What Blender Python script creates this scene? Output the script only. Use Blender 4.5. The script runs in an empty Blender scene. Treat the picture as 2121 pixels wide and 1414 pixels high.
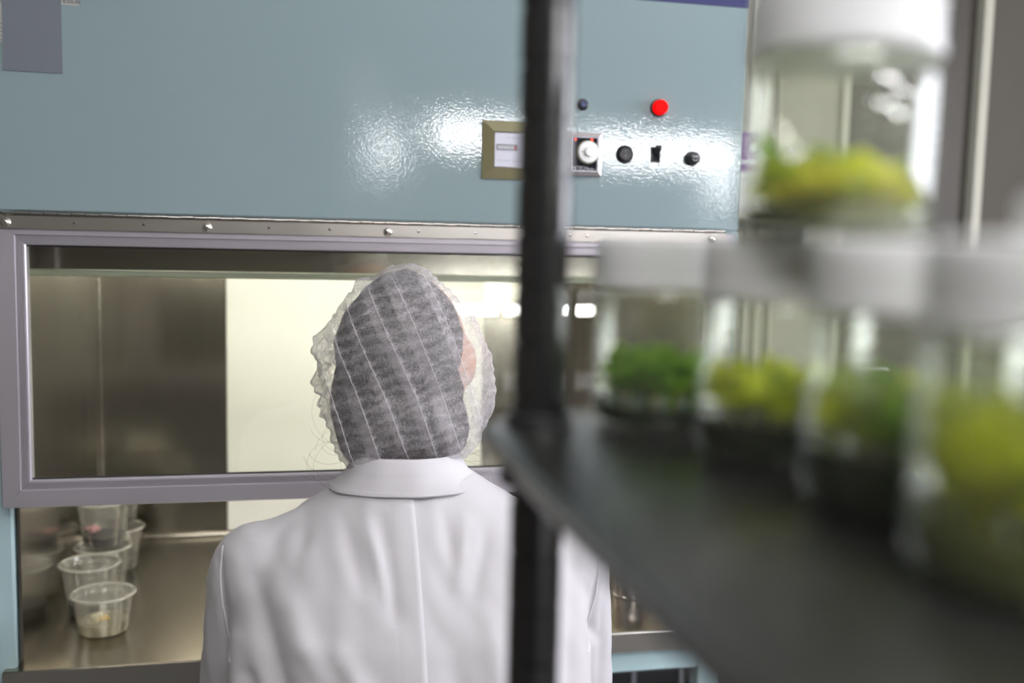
import bpy, bmesh, math, random
import numpy as np
from mathutils import Vector, Matrix
from mathutils.bvhtree import BVHTree
from mathutils.kdtree import KDTree
from mathutils import noise as mnoise

random.seed(7)
S = bpy.context.scene
C = S.collection
PI = math.pi

# ------------------------------------------------------------------ camera
CAMZ = 1.32
cam_d = bpy.data.cameras.new('camera')
cam = bpy.data.objects.new('camera', cam_d); C.objects.link(cam)
cam_d.sensor_width = 36.0; cam_d.lens = 35.0
cam_d.clip_start = 0.02
_r = Vector((0.9764, -0.2147, 0.0223)); _f = Vector((0.2160, 0.9716, -0.0972))
_r.normalize(); _u = _r.cross(_f).normalized(); _f = _u.cross(_r).normalized()
cam.matrix_world = Matrix(((_r.x, _u.x, -_f.x, 0), (_r.y, _u.y, -_f.y, 0), (_r.z, _u.z, -_f.z, CAMZ), (0, 0, 0, 1)))
cam_d.dof.use_dof = True
cam_d.dof.focus_distance = 1.15
cam_d.dof.aperture_fstop = 2.8
S.camera = cam

# ------------------------------------------------------------------ world, exposure
w = bpy.data.worlds.new('world'); S.world = w
w.use_nodes = True
w.node_tree.nodes['Background'].inputs['Color'].default_value = (0.86, 0.86, 1.0, 1)
w.node_tree.nodes['Background'].inputs['Strength'].default_value = 11.0      # overcast sky outside the added window in the right wall
S.view_settings.view_transform = 'Standard'
S.view_settings.look = 'None'
S.view_settings.gamma = 1.0
S.view_settings.use_curve_mapping = False
S.view_settings.exposure = 0.58
S.cycles.transparent_max_bounces = 40
S.cycles.glossy_bounces = 8
S.cycles.max_bounces = 16

# sky portal at the added window in the right wall, out of view
pd = bpy.data.lights.new('added_window_portal', 'AREA'); pd.shape = 'RECTANGLE'; pd.size = 1.2; pd.size_y = 1.9; pd.cycles.is_portal = True
po = bpy.data.objects.new('added_window_portal', pd); C.objects.link(po); po.location = (3.12, 0.35, 1.6); po.rotation_euler = (0, PI / 2, 0)
# light levels of the lamps the room has
CEIL_E = 7.5          # ceiling diffusers
CEIL2_E = 19.0
RACK_E = 58.0         # culture rack tubes
BULK_E = 15.0         # bulkhead lamps on the rear wall
HOOD_E = 26.0         # tube inside the cabinet

# ------------------------------------------------------------------ materials
MATS = {}
def mat(name, color=(0.8, 0.8, 0.8), rough=0.5, metal=0.0, spec=0.5, **kw):
    m = bpy.data.materials.new(name); m.use_nodes = True
    b = m.node_tree.nodes['Principled BSDF']
    b.inputs['Base Color'].default_value = (*color, 1)
    b.inputs['Roughness'].default_value = rough
    b.inputs['Metallic'].default_value = metal
    b.inputs['Specular IOR Level'].default_value = spec
    for k, v in kw.items():
        b.inputs[k.replace('_', ' ')].default_value = v
    MATS[name] = m
    return m
def nodes(m): return m.node_tree.nodes, m.node_tree.links, m.node_tree.nodes['Principled BSDF']
def coords(m, scale=(1, 1, 1), kind='Object'):
    n, l, b = nodes(m)
    t = n.new('ShaderNodeTexCoord'); mp = n.new('ShaderNodeMapping')
    mp.inputs['Scale'].default_value = scale
    l.new(t.outputs[kind], mp.inputs['Vector'])
    return mp.outputs['Vector']
def noise_node(m, vec, scale, detail=3, rough=0.5):
    n, l, b = nodes(m)
    t = n.new('ShaderNodeTexNoise'); t.inputs['Scale'].default_value = scale
    t.inputs['Detail'].default_value = detail; t.inputs['Roughness'].default_value = rough
    l.new(vec, t.inputs['Vector'])
    return t.outputs['Fac']
def bump(m, fac, strength=0.3, dist=0.001):
    n, l, b = nodes(m)
    t = n.new('ShaderNodeBump'); t.inputs['Strength'].default_value = strength
    t.inputs['Distance'].default_value = dist
    l.new(fac, t.inputs['Height']); l.new(t.outputs['Normal'], b.inputs['Normal'])
def ramp(m, fac, stops, target):
    n, l, b = nodes(m)
    r = n.new('ShaderNodeValToRGB')
    e = r.color_ramp.elements
    while len(e) < len(stops): e.new(0.5)
    for q, (p, c) in zip(e, stops):
        q.position = p; q.color = (*c, 1) if len(c) == 3 else c
    l.new(fac, r.inputs['Fac'])
    l.new(r.outputs['Color'], b.inputs[target])
def rng(m, fac, lo, hi, target):
    n, l, b = nodes(m)
    r = n.new('ShaderNodeMapRange'); r.inputs['To Min'].default_value = lo; r.inputs['To Max'].default_value = hi
    l.new(fac, r.inputs['Value']); l.new(r.outputs['Result'], b.inputs[target])
def emis(name, color, strength):
    m = mat(name, color, 0.5)
    n, l, b = nodes(m)
    b.inputs['Emission Color'].default_value = (*color, 1)
    b.inputs['Emission Strength'].default_value = strength
    return m
def clear(name, tint=(0.95, 0.97, 0.95), ior=1.45, haze=0.0, haze_col=(0.8, 0.8, 0.75), rough=0.02, gain=1.0, top=0.4):
    """thin clear wall: see-through with a Fresnel reflection and a little milky haze"""
    m = bpy.data.materials.new(name); m.use_nodes = True
    nt = m.node_tree; n = nt.nodes; l = nt.links
    for x in list(n): n.remove(x)
    out = n.new('ShaderNodeOutputMaterial')
    tr = n.new('ShaderNodeBsdfTransparent'); tr.inputs['Color'].default_value = (*tint, 1)
    gl = n.new('ShaderNodeBsdfGlossy'); gl.inputs['Roughness'].default_value = rough
    df = n.new('ShaderNodeBsdfDiffuse'); df.inputs['Color'].default_value = (*haze_col, 1)
    tl = n.new('ShaderNodeBsdfTranslucent'); tl.inputs['Color'].default_value = (*haze_col, 1)
    ad = n.new('ShaderNodeMixShader'); ad.inputs[0].default_value = 0.5
    l.new(df.outputs[0], ad.inputs[1]); l.new(tl.outputs[0], ad.inputs[2])
    mx = n.new('ShaderNodeMixShader'); mx.inputs[0].default_value = haze
    l.new(tr.outputs[0], mx.inputs[1]); l.new(ad.outputs[0], mx.inputs[2])
    fr = n.new('ShaderNodeFresnel'); fr.inputs['IOR'].default_value = ior
    mu = n.new('ShaderNodeMath'); mu.operation = 'MULTIPLY'; mu.inputs[1].default_value = gain; mu.use_clamp = True
    l.new(fr.outputs[0], mu.inputs[0])
    mn = n.new('ShaderNodeMath'); mn.operation = 'MINIMUM'; mn.inputs[1].default_value = top
    l.new(mu.outputs[0], mn.inputs[0])
    m2 = n.new('ShaderNodeMixShader')
    l.new(mn.outputs[0], m2.inputs[0]); l.new(mx.outputs[0], m2.inputs[1]); l.new(gl.outputs[0], m2.inputs[2])
    l.new(m2.outputs[0], out.inputs['Surface'])
    MATS[name] = m
    return m

# painted steel of the cabinet: glossy pale blue with an orange-peel skin
m = mat('blue_paint', (0.270, 0.350, 0.368), 0.04, spec=0.65)
v = coords(m)
n1 = noise_node(m, v, 300, 2); bump(m, n1, 1.0, 0.00010)
m = mat('blue_paint_flat', (0.46, 0.62, 0.66), 0.3)
v = coords(m); bump(m, noise_node(m, v, 400, 2), 1.0, 0.00005)
# brushed stainless steel, grain running upright
m = mat('steel_upright', (0.46, 0.43, 0.38), 0.2, 1.0)
v = coords(m, (1, 1, 0.004)); a = noise_node(m, v, 900, 2)
rng(m, a, 0.13, 0.24, 'Roughness')
v2 = coords(m, (1, 1, 0.10)); bump(m, noise_node(m, v2, 9, 1), 0.5, 0.006)
m = mat('steel_level', (0.36, 0.34, 0.29), 0.2, 1.0)
v = coords(m, (0.02, 1, 1)); a = noise_node(m, v, 900, 2)
rng(m, a, 0.16, 0.30, 'Roughness')
m = mat('steel_apron', (0.56, 0.53, 0.49), 0.3, 1.0)
v = coords(m, (0.02, 1, 1)); rng(m, noise_node(m, v, 900, 2), 0.26, 0.4, 'Roughness')
mat('steel_bright', (0.50, 0.47, 0.44), 0.16, 1.0)
mat('steel_screw', (0.8, 0.78, 0.72), 0.12, 1.0)
m = mat('filter_white', (0.88, 0.88, 0.85), 0.55)
v = coords(m); bump(m, noise_node(m, v, 60, 2), 0.1, 0.002)
m = mat('lip_paint', (0.60, 0.64, 0.52), 0.4)
# sash extrusion, anodised with a lilac cast
m = mat('anodised', (0.50, 0.47, 0.52), 0.38, 0.55)
v = coords(m, (1, 1, 1)); rng(m, noise_node(m, v, 300, 2), 0.33, 0.42, 'Roughness')
clear('sash_glass', (0.96, 0.97, 0.94), 1.5, 0.0, gain=1.6, rough=0.0)
mat('dark_gap', (0.02, 0.02, 0.02), 0.6)
mat('navy', (0.03, 0.035, 0.14), 0.35)
mat('black_plastic', (0.018, 0.018, 0.02), 0.35)
mat('black_face', (0.015, 0.015, 0.025), 0.6, spec=0.15)
mat('ink', (0.09, 0.09, 0.11), 0.6)
mat('ink_light', (0.75, 0.75, 0.78), 0.5)
mat('grey_print', (0.35, 0.35, 0.40), 0.5)
mat('olive_plastic', (0.235, 0.21, 0.115), 0.45)
mat('meter_plate', (0.52, 0.52, 0.60), 0.35, 0.2)
mat('timer_bezel', (0.42, 0.38, 0.38), 0.35, 0.5)
mat('knob_white', (0.86, 0.86, 0.86), 0.3)
mat('knob_rim', (0.33, 0.32, 0.25), 0.5)
mat('blue_button', (0.01, 0.025, 0.10), 0.3)
emis('lamp_red', (0.9, 0.0, 0.0), 0.7)
MATS['lamp_red'].node_tree.nodes['Principled BSDF'].inputs['Specular IOR Level'].default_value = 0.1
emis('led_red', (1.0, 0.05, 0.02), 2.0)
mat('sticker_paper', (0.44, 0.43, 0.42), 0.6)
mat('sticker_grey', (0.16, 0.175, 0.21), 0.6)
# shelving
m = mat('black_epoxy', (0.016, 0.016, 0.017), 0.22, spec=0.8)
v = coords(m); rng(m, noise_node(m, v, 220, 2), 0.18, 0.30, 'Roughness')
m = mat('shelf_mat', (0.022, 0.022, 0.021), 0.22, spec=0.6)
n, l, b = nodes(m)
wv = n.new('ShaderNodeTexWave'); wv.inputs['Scale'].default_value = 105; wv.bands_direction = 'X'
l.new(coords(m), wv.inputs['Vector']); bump(m, wv.outputs['Fac'], 0.6, 0.0002)
# culture jars
clear('jar_clear', (0.97, 0.98, 0.95), 1.45, 0.05, (0.75, 0.78, 0.7), 0.03, gain=1.1, top=0.16)
def milky(name, c, k):
    m = mat(name, c, 0.3)
    n, l, b = nodes(m)
    tl = n.new('ShaderNodeBsdfTranslucent'); tl.inputs['Color'].default_value = (*c, 1)
    mx = n.new('ShaderNodeMixShader'); mx.inputs[0].default_value = k
    l.new(b.outputs[0], mx.inputs[1]); l.new(tl.outputs[0], mx.inputs[2]); l.new(mx.outputs[0], n['Material Output'].inputs['Surface'])
milky('lid_white', (0.95, 0.95, 0.96), 0.22)
milky('lid_milky', (0.92, 0.92, 0.94), 0.35)
m = mat('gel_dark', (0.020, 0.026, 0.012), 0.2)
m = mat('gel_olive', (0.12, 0.13, 0.03), 0.3)
def leaf(name, c1, c2):
    m = mat(name, c1, 0.42)
    n, l, b = nodes(m)
    v = coords(m); f = noise_node(m, v, 70, 2)
    ramp(m, f, [(0.3, c1), (0.7, c2)], 'Base Color')
    tl = n.new('ShaderNodeBsdfTranslucent'); tl.inputs['Color'].default_value = (*c2, 1)
    mx = n.new('ShaderNodeMixShader'); mx.inputs[0].default_value = 0.45
    out = n['Material Output']
    l.new(b.outputs[0], mx.inputs[1]); l.new(tl.outputs[0], mx.inputs[2]); l.new(mx.outputs[0], out.inputs['Surface'])
    return m
leaf('leaf_lime', (0.74, 0.84, 0.008), (0.90, 0.93, 0.02))
leaf('leaf_yellow', (0.76, 0.76, 0.04), (0.90, 0.84, 0.14))
leaf('leaf_green', (0.18, 0.42, 0.008), (0.36, 0.62, 0.02))
leaf('leaf_pale', (0.33, 0.50, 0.14), (0.5, 0.62, 0.2))
# deli cups
clear('cup_clear', (0.98, 0.98, 0.97), 1.45, 0.11, (0.92, 0.90, 0.84), 0.06, gain=1.3)
clear('cup_rim', (0.9, 0.9, 0.88), 1.5, 0.34, (0.8, 0.79, 0.74), 0.08, gain=1.6)
mat('gel_black', (0.006, 0.005, 0.012), 0.4, spec=0.2)
clear('gel_cream', (0.9, 0.88, 0.75), 1.35, 0.55, (0.72, 0.68, 0.50), 0.1)
mat('tissue_cream', (0.80, 0.74, 0.54), 0.5, Subsurface_Weight=0.2)
mat('tissue_yellow', (0.70, 0.46, 0.05), 0.5)
mat('tissue_pink', (0.65, 0.30, 0.33), 0.5)
# person
m = mat('coat_cloth', (0.58, 0.56, 0.59), 0.85, spec=0.15, Sheen_Weight=0.15)
n, l, b = nodes(m)
v = coords(m, (1, 1, 0.25)); bump(m, noise_node(m, v, 900, 2), 0.12, 0.0008)
mat('coat_thread', (0.74, 0.72, 0.76), 0.8)
mat('skin', (0.60, 0.36, 0.25), 0.5, Subsurface_Weight=0.1)
m = mat('hair_dark', (0.020, 0.014, 0.012), 0.45)
v = coords(m, (1, 1, 0.1)); bump(m, noise_node(m, v, 260, 3), 0.5, 0.004)
mat('hair_strand', (0.10, 0.06, 0.035), 0.4)
mat('eye_white', (0.8, 0.8, 0.78), 0.2)
mat('lips', (0.45, 0.2, 0.17), 0.45)
mat('trousers', (0.03, 0.035, 0.055), 0.9)
mat('shoe', (0.03, 0.03, 0.03), 0.5)
def net_material():
    m = bpy.data.materials.new('net_fibre'); m.use_nodes = True
    nt = m.node_tree; n = nt.nodes; l = nt.links
    for x in list(n): n.remove(x)
    out = n.new('ShaderNodeOutputMaterial')
    tc = n.new('ShaderNodeTexCoord')
    def nz(sc, sx, sy, sz, det):
        mp = n.new('ShaderNodeMapping'); mp.inputs['Scale'].default_value = (sx, sy, sz)
        l.new(tc.outputs['Object'], mp.inputs['Vector'])
        t = n.new('ShaderNodeTexNoise'); t.inputs['Scale'].default_value = sc; t.inputs['Detail'].default_value = det
        t.inputs['Distortion'].default_value = 1.2
        l.new(mp.outputs[0], t.inputs['Vector']); return t.outputs['Fac']
    a = nz(900, 1, 1, 0.3, 2); c2 = nz(900, 0.3, 1, 1, 2); d = nz(35, 1, 1, 1, 2)
    mxv = n.new('ShaderNodeMath'); mxv.operation = 'MAXIMUM'; l.new(a, mxv.inputs[0]); l.new(c2, mxv.inputs[1])
    mr = n.new('ShaderNodeMapRange'); mr.inputs['From Min'].default_value = 0.44; mr.inputs['From Max'].default_value = 0.72
    mr.inputs['To Min'].default_value = 0.16; mr.inputs['To Max'].default_value = 0.60
    l.new(mxv.outputs[0], mr.inputs['Value'])
    m2 = n.new('ShaderNodeMapRange'); m2.inputs['To Min'].default_value = 0.75; m2.inputs['To Max'].default_value = 1.25
    l.new(d, m2.inputs['Value'])
    mu = n.new('ShaderNodeMath'); mu.operation = 'MULTIPLY'; mu.use_clamp = True
    dt = n.new('ShaderNodeVectorMath'); dt.operation = 'DOT_PRODUCT'
    dt.inputs[1].default_value = (0.30 * 480, -0.10 * 480, -0.90 * 480)
    l.new(tc.outputs['Object'], dt.inputs[0])
    dn = n.new('ShaderNodeMath'); dn.operation = 'MULTIPLY_ADD'; dn.inputs[1].default_value = 15.0
    l.new(nz(28, 1, 1, 1, 2), dn.inputs[0]); l.new(dt.outputs['Value'], dn.inputs[2])
    sn = n.new('ShaderNodeMath'); sn.operation = 'SINE'; l.new(dn.outputs[0], sn.inputs[0])
    sr = n.new('ShaderNodeMapRange'); sr.inputs['From Min'].default_value = -1; sr.inputs['To Min'].default_value = 0.78; sr.inputs['To Max'].default_value = 1.22
    l.new(sn.outputs[0], sr.inputs['Value'])
    mb_ = n.new('ShaderNodeMath'); mb_.operation = 'MULTIPLY'; l.new(m2.outputs[0], mb_.inputs[0]); l.new(sr.outputs[0], mb_.inputs[1])
    l.new(mr.outputs[0], mu.inputs[0]); l.new(mb_.outputs[0], mu.inputs[1])
    # seen edge-on a sheer cloth hides more
    lw = n.new('ShaderNodeLayerWeight'); lw.inputs['Blend'].default_value = 0.35
    pw = n.new('ShaderNodeMath'); pw.operation = 'POWER'; pw.inputs[1].default_value = 3.0
    l.new(lw.outputs['Facing'], pw.inputs[0])
    sc = n.new('ShaderNodeMath'); sc.operation = 'MULTIPLY'; sc.inputs[1].default_value = 0.35
    l.new(pw.outputs[0], sc.inputs[0])
    ad = n.new('ShaderNodeMath'); ad.operation = 'ADD'; ad.use_clamp = True
    l.new(mu.outputs[0], ad.inputs[0]); l.new(sc.outputs[0], ad.inputs[1])
    tr = n.new('ShaderNodeBsdfTransparent')
    df = n.new('ShaderNodeBsdfDiffuse'); df.inputs['Color'].default_value = (0.80, 0.76, 0.80, 1)
    tl = n.new('ShaderNodeBsdfTranslucent'); tl.inputs['Color'].default_value = (0.80, 0.78, 0.78, 1)
    cl = n.new('ShaderNodeMixShader'); cl.inputs[0].default_value = 0.4
    l.new(df.outputs[0], cl.inputs[1]); l.new(tl.outputs[0], cl.inputs[2])
    mx = n.new('ShaderNodeMixShader')
    l.new(ad.outputs[0], mx.inputs[0]); l.new(tr.outputs[0], mx.inputs[1]); l.new(cl.outputs[0], mx.inputs[2])
    l.new(mx.outputs[0], out.inputs['Surface'])
    MATS['net_fibre'] = m
net_material()
mat('net_fold', (0.78, 0.75, 0.78), 0.8)
# room
m = mat('wall_cream', (0.48, 0.455, 0.38), 0.7)
v = coords(m); bump(m, noise_node(m, v, 90, 3), 0.1, 0.002)
mat('wall_brown', (0.125, 0.11, 0.09), 0.7)
mat('door_brown', (0.085, 0.072, 0.058), 0.5)
mat('trim_cream', (0.66, 0.63, 0.53), 0.5)
m = mat('ceiling_white', (0.75, 0.75, 0.73), 0.8)
m = mat('floor_vinyl', (0.15, 0.15, 0.15), 0.35)
v = coords(m); ramp(m, noise_node(m, v, 14, 4), [(0.35, (0.12, 0.12, 0.12)), (0.65, (0.17, 0.17, 0.165))], 'Base Color')
mat('baseboard_grey', (0.2, 0.2, 0.2), 0.5)
mat('white_enamel', (0.75, 0.75, 0.74), 0.35)
mat('box_purple', (0.14, 0.02, 0.22), 0.6, spec=0.2)
mat('box_white', (0.72, 0.72, 0.70), 0.5)
mat('cap_blue', (0.03, 0.05, 0.45), 0.4)
mat('grey_metal', (0.30, 0.31, 0.33), 0.4, 0.6)
mat('stool_black', (0.02, 0.02, 0.022), 0.5)
mat('chrome', (0.8, 0.8, 0.8), 0.1, 1.0)
emis('diffuser', (1.0, 0.99, 0.97), CEIL_E)
emis('diffuser_strong', (1.0, 0.99, 0.97), CEIL2_E)
emis('tube_cool', (0.98, 0.97, 1.0), RACK_E)
emis('bulkhead_glow', (0.97, 0.97, 1.0), BULK_E)
emis('tube_hood', (1.0, 0.98, 0.90), HOOD_E)

# ------------------------------------------------------------------ builders
class MB:
    """collects shapes as one mesh"""
    def __init__(s): s.v = []; s.f = []
    def add(s, vs, fs):
        o = len(s.v); s.v += [tuple(p) for p in vs]; s.f += [tuple(i + o for i in f) for f in fs]; return s
    def box(s, x0, x1, y0, y1, z0, z1, bev=0.0, seg=1):
        if bev <= 0:
            vs = [(x, y, z) for x in (x0, x1) for y in (y0, y1) for z in (z0, z1)]
            return s.add(vs, [(0, 1, 3, 2), (4, 6, 7, 5), (0, 4, 5, 1), (2, 3, 7, 6), (0, 2, 6, 4), (1, 5, 7, 3)])
        bm = bmesh.new(); bmesh.ops.create_cube(bm, size=1.0)
        for q in bm.verts:
            q.co = Vector(((x0 + x1) / 2 + q.co.x * (x1 - x0), (y0 + y1) / 2 + q.co.y * (y1 - y0), (z0 + z1) / 2 + q.co.z * (z1 - z0)))
        bmesh.ops.bevel(bm, geom=list(bm.edges), offset=bev, segments=seg, profile=0.5, affect='EDGES')
        bm.verts.index_update()
        s.add([q.co[:] for q in bm.verts], [[q.index for q in f.verts] for f in bm.faces]); bm.free(); return s
    def lathe(s, prof, n=32, cx=0, cy=0, cz=0, axis='z', close=False):
        """prof: list of (radius, height); turned about an axis through (cx,cy,cz)"""
        vs = []; fs = []
        for (r, h) in prof:
            for k in range(n):
                a = 2 * PI * k / n; p, q = r * math.cos(a), r * math.sin(a)
                if axis == 'z': vs.append((cx + p, cy + q, cz + h))
                elif axis == 'y': vs.append((cx + p, cy + h, cz - q))
                else: vs.append((cx + h, cy + p, cz + q))
        m_ = len(prof)
        for i in range(m_ - 1 if not close else m_):
            i2 = (i + 1) % m_
            for k in range(n):
                k2 = (k + 1) % n
                fs.append((i * n + k, i * n + k2, i2 * n + k2, i2 * n + k))
        if not close:
            if prof[0][0] > 1e-6: fs.append(tuple(range(n))[::-1])
            if prof[-1][0] > 1e-6: fs.append(tuple((m_ - 1) * n + k for k in range(n)))
        return s.add(vs, fs)
    def tube(s, pts, rad, n=10, cap=True):
        pts = [Vector(p) for p in pts]; m_ = len(pts)
        rs = rad if isinstance(rad, (list, tuple)) else [rad] * m_
        vs = []; fs = []; up = None
        for i, p in enumerate(pts):
            d = (pts[min(i + 1, m_ - 1)] - pts[max(i - 1, 0)]).normalized()
            if up is None:
                up = d.orthogonal().normalized()
            else:
                up = (up - d * up.dot(d))
                up = up.normalized() if up.length > 1e-6 else d.orthogonal().normalized()
            sd = d.cross(up)
            for k in range(n):
                a = 2 * PI * k / n
                vs.append(p + (up * math.cos(a) + sd * math.sin(a)) * rs[i])
        for i in range(m_ - 1):
            for k in range(n):
                k2 = (k + 1) % n
                fs.append((i * n + k, i * n + k2, (i + 1) * n + k2, (i + 1) * n + k))
        if cap:
            fs.append(tuple(range(n))[::-1]); fs.append(tuple((m_ - 1) * n + k for k in range(n)))
        return s.add(vs, fs)
    def ball(s, c, rx, ry=None, rz=None, nu=20, nv=12, rot=None):
        ry = ry or rx; rz = rz or rx
        vs = [Vector((0, 0, -rz))]; fs = []
        for i in range(1, nv):
            t = PI * i / nv
            for k in range(nu):
                a = 2 * PI * k / nu
                vs.append(Vector((rx * math.sin(t) * math.cos(a), ry * math.sin(t) * math.sin(a), -rz * math.cos(t))))
        vs.append(Vector((0, 0, rz)))
        for k in range(nu): fs.append((0, 1 + (k + 1) % nu, 1 + k))
        for i in range(nv - 2):
            for k in range(nu):
                k2 = (k + 1) % nu; a = 1 + i * nu; b_ = 1 + (i + 1) * nu
                fs.append((a + k, a + k2, b_ + k2, b_ + k))
        L = len(vs) - 1; a = 1 + (nv - 2) * nu
        for k in range(nu): fs.append((L, a + k, a + (k + 1) % nu))
        if rot: vs = [rot @ q for q in vs]
        return s.add([q + Vector(c) for q in vs], fs)
    def capsule(s, p0, p1, r0, r1, n=16):
        p0 = Vector(p0); p1 = Vector(p1); d = (p1 - p0)
        L = d.length; d = d.normalized()
        pts = []; rs = []
        for i in range(0, 5):
            a = PI / 2 * i / 4; pts.append(p0 - d * r0 * math.cos(a)); rs.append(max(r0 * math.sin(a), 1e-4))
        for i in range(1, 7): pts.append(p0 + d * L * i / 7); rs.append(r0 + (r1 - r0) * i / 7)
        for i in range(0, 5):
            a = PI / 2 * i / 4; pts.append(p1 + d * r1 * math.sin(a)); rs.append(max(r1 * math.cos(a), 1e-4))
        return s.tube(pts, rs, n)
    def prism(s, poly, z0, z1):
        n = len(poly)
        vs = [(x, y, z0) for x, y in poly] + [(x, y, z1) for x, y in poly]
        fs = [tuple(range(n))[::-1], tuple(range(n, 2 * n))] + [(i, (i + 1) % n, n + (i + 1) % n, n + i) for i in range(n)]
        return s.add(vs, fs)
    def grid(s, P):
        """P: rows of points"""
        m_, n = len(P), len(P[0])
        return s.add([p for r in P for p in r], [(i * n + j, i * n + j + 1, (i + 1) * n + j + 1, (i + 1) * n + j) for i in range(m_ - 1) for j in range(n - 1)])
    def mesh(s, name, off=(0, 0, 0)):
        me = bpy.data.meshes.new(name)
        o = Vector(off)
        me.from_pydata([tuple(Vector(p) - o) for p in s.v], [], s.f)
        me.validate(); me.update()
        return me

def fix_normals(me):
    bm = bmesh.new(); bm.from_mesh(me)
    bmesh.ops.recalc_face_normals(bm, faces=bm.faces); bm.to_mesh(me); bm.free()
def smooth(me, angle=40):
    me.shade_smooth()
    me.set_sharp_from_angle(angle=math.radians(angle))
def root_loc(o):
    while o.parent: o = o.parent
    return o.location.copy()
def obj(name, mb, material, parent=None, local=False, sm=True, angle=40, loc=None):
    """one mesh object; coordinates are in the room unless local=True"""
    off = (0, 0, 0)
    if parent is not None and not local: off = root_loc(parent)
    if parent is None and loc is not None and not local: off = loc
    me = mb.mesh(name, off) if isinstance(mb, MB) else mb
    fix_normals(me)
    if sm: smooth(me, angle)
    if material: me.materials.append(MATS[material])
    o = bpy.data.objects.new(name, me); C.objects.link(o)
    if parent is not None: o.parent = parent
    elif loc is not None: o.location = loc
    return o
def tag(o, label=None, cat=None, group=None, kind=None):
    if label: o['label'] = label
    if cat: o['category'] = cat
    if group: o['group'] = group
    if kind: o['kind'] = kind
    return o
def thing(name, loc, label, cat, group=None, rot=(0, 0, 0)):
    o = bpy.data.objects.new(name, None); C.objects.link(o); o.empty_display_size = 0.05
    o.location = loc; o.rotation_euler = rot
    return tag(o, label, cat, group)
def copy_tree(o, parent=None):
    c = o.copy(); C.objects.link(c)
    if parent is not None: c.parent = parent
    for ch in [q for q in bpy.data.objects if q.parent == o]: copy_tree(ch, c)
    return c
def struct(name, mb, material, label=None):
    o = obj(name, mb, material, None, sm=False)
    o['kind'] = 'structure'
    if label: o['label'] = label
    return o
def remesh(mb, voxel, smooth_it=3, name='m'):
    me = mb.mesh(name); fix_normals(me)
    t = bpy.data.objects.new('tmp', me); C.objects.link(t)
    md = t.modifiers.new('r', 'REMESH'); md.mode = 'VOXEL'; md.voxel_size = voxel
    if smooth_it:
        ms = t.modifiers.new('s', 'SMOOTH'); ms.factor = 0.5; ms.iterations = smooth_it
    dg = bpy.context.evaluated_depsgraph_get()
    out = bpy.data.meshes.new_from_object(t.evaluated_get(dg))
    bpy.data.objects.remove(t); bpy.data.meshes.remove(me)
    return out
def text(name, s, size, x, y, z, material, parent, align='LEFT', depth=0.0001, shear=0, local=False, bold=0.0, sx=1.0):
    """lettering that stands on a face looking towards -Y"""
    cu = bpy.data.curves.new('t', 'FONT'); cu.body = s; cu.size = size; cu.align_x = align
    cu.extrude = depth; cu.resolution_u = 3; cu.shear = shear; cu.offset = bold
    t = bpy.data.objects.new('t', cu); C.objects.link(t)
    dg = bpy.context.evaluated_depsgraph_get()
    me = bpy.data.meshes.new_from_object(t.evaluated_get(dg))
    bpy.data.objects.remove(t); bpy.data.curves.remove(cu)
    off = Vector((0, 0, 0)) if local else root_loc(parent)
    me.transform(Matrix.Translation(Vector((x, y, z)) - off) @ Matrix.Rotation(PI / 2, 4, 'X') @ Matrix.Diagonal((sx, 1, 1, 1)))
    me.name = name
    me.materials.clear(); me.materials.append(MATS[material])
    o = bpy.data.objects.new(name, me); C.objects.link(o); o.parent = parent
    return o

# ------------------------------------------------------------------ the room
RX0, RX1, RY0, RY1, RZ = -1.5, 3.1, -3.0, 2.45, 2.6
struct('floor', MB().box(RX0, RX1, RY0, RY1, -0.05, 0), 'floor_vinyl')
struct('ceiling', MB().box(RX0, RX1, RY0, RY1, RZ, RZ + 0.05), 'ceiling_white')
struct('wall_back', MB().box(RX0, 1.425, RY1, RY1 + 0.06, 0, RZ).box(1.425, 1.86, RY1, RY1 + 0.06, 2.12, RZ), 'wall_cream')
struct('wall_back_right', MB().box(1.86, RX1, RY1, RY1 + 0.06, 0, RZ), 'wall_brown')
struct('wall_left', MB().box(RX0 - 0.06, RX0, RY0, RY1, 0, RZ), 'wall_brown')
WY0, WY1, WZ0, WZ1 = -0.6, 1.3, 1.0, 2.2  # unseen window, added so that the light falls off towards the left
struct('wall_right', MB().box(RX1, RX1 + 0.06, RY0, WY0, 0, RZ).box(RX1, RX1 + 0.06, WY1, RY1, 0, RZ).box(RX1, RX1 + 0.06, WY0, WY1, 0, WZ0).box(RX1, RX1 + 0.06, WY0, WY1, WZ1, RZ), 'wall_cream')
wn = struct('added_window_1', MB().box(RX1 + 0.028, RX1 + 0.032, WY0 + 0.03, WY1 - 0.03, WZ0 + 0.03, WZ1 - 0.03), 'sash_glass', 'added window in the right wall, out of view')
for bx in ((WY0, WY0 + 0.03, WZ0, WZ1), (WY1 - 0.03, WY1, WZ0, WZ1), (WY0 + 0.03, WY1 - 0.03, WZ0, WZ0 + 0.03), (WY0 + 0.03, WY1 - 0.03, WZ1 - 0.03, WZ1), (0.335, 0.365, WZ0 + 0.03, WZ1 - 0.03)):
    obj('added_window_frame', MB().box(RX1 + 0.015, RX1 + 0.045, *bx, 0.002), 'white_enamel', wn)
struct('wall_front', MB().box(RX0, RX1, RY0 - 0.06, RY0, 0, RZ), 'wall_brown')
for nm, bx in (('baseboard_left', (RX0, RX0 + 0.012, RY0, RY1)), ('baseboard_right', (RX1 - 0.012, RX1, RY0, RY1)), ('baseboard_front', (RX0 + 0.012, RX1 - 0.012, RY0, RY0 + 0.012))):
    struct(nm, MB().box(*bx, 0, 0.09, 0.003), 'baseboard_grey')
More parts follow.
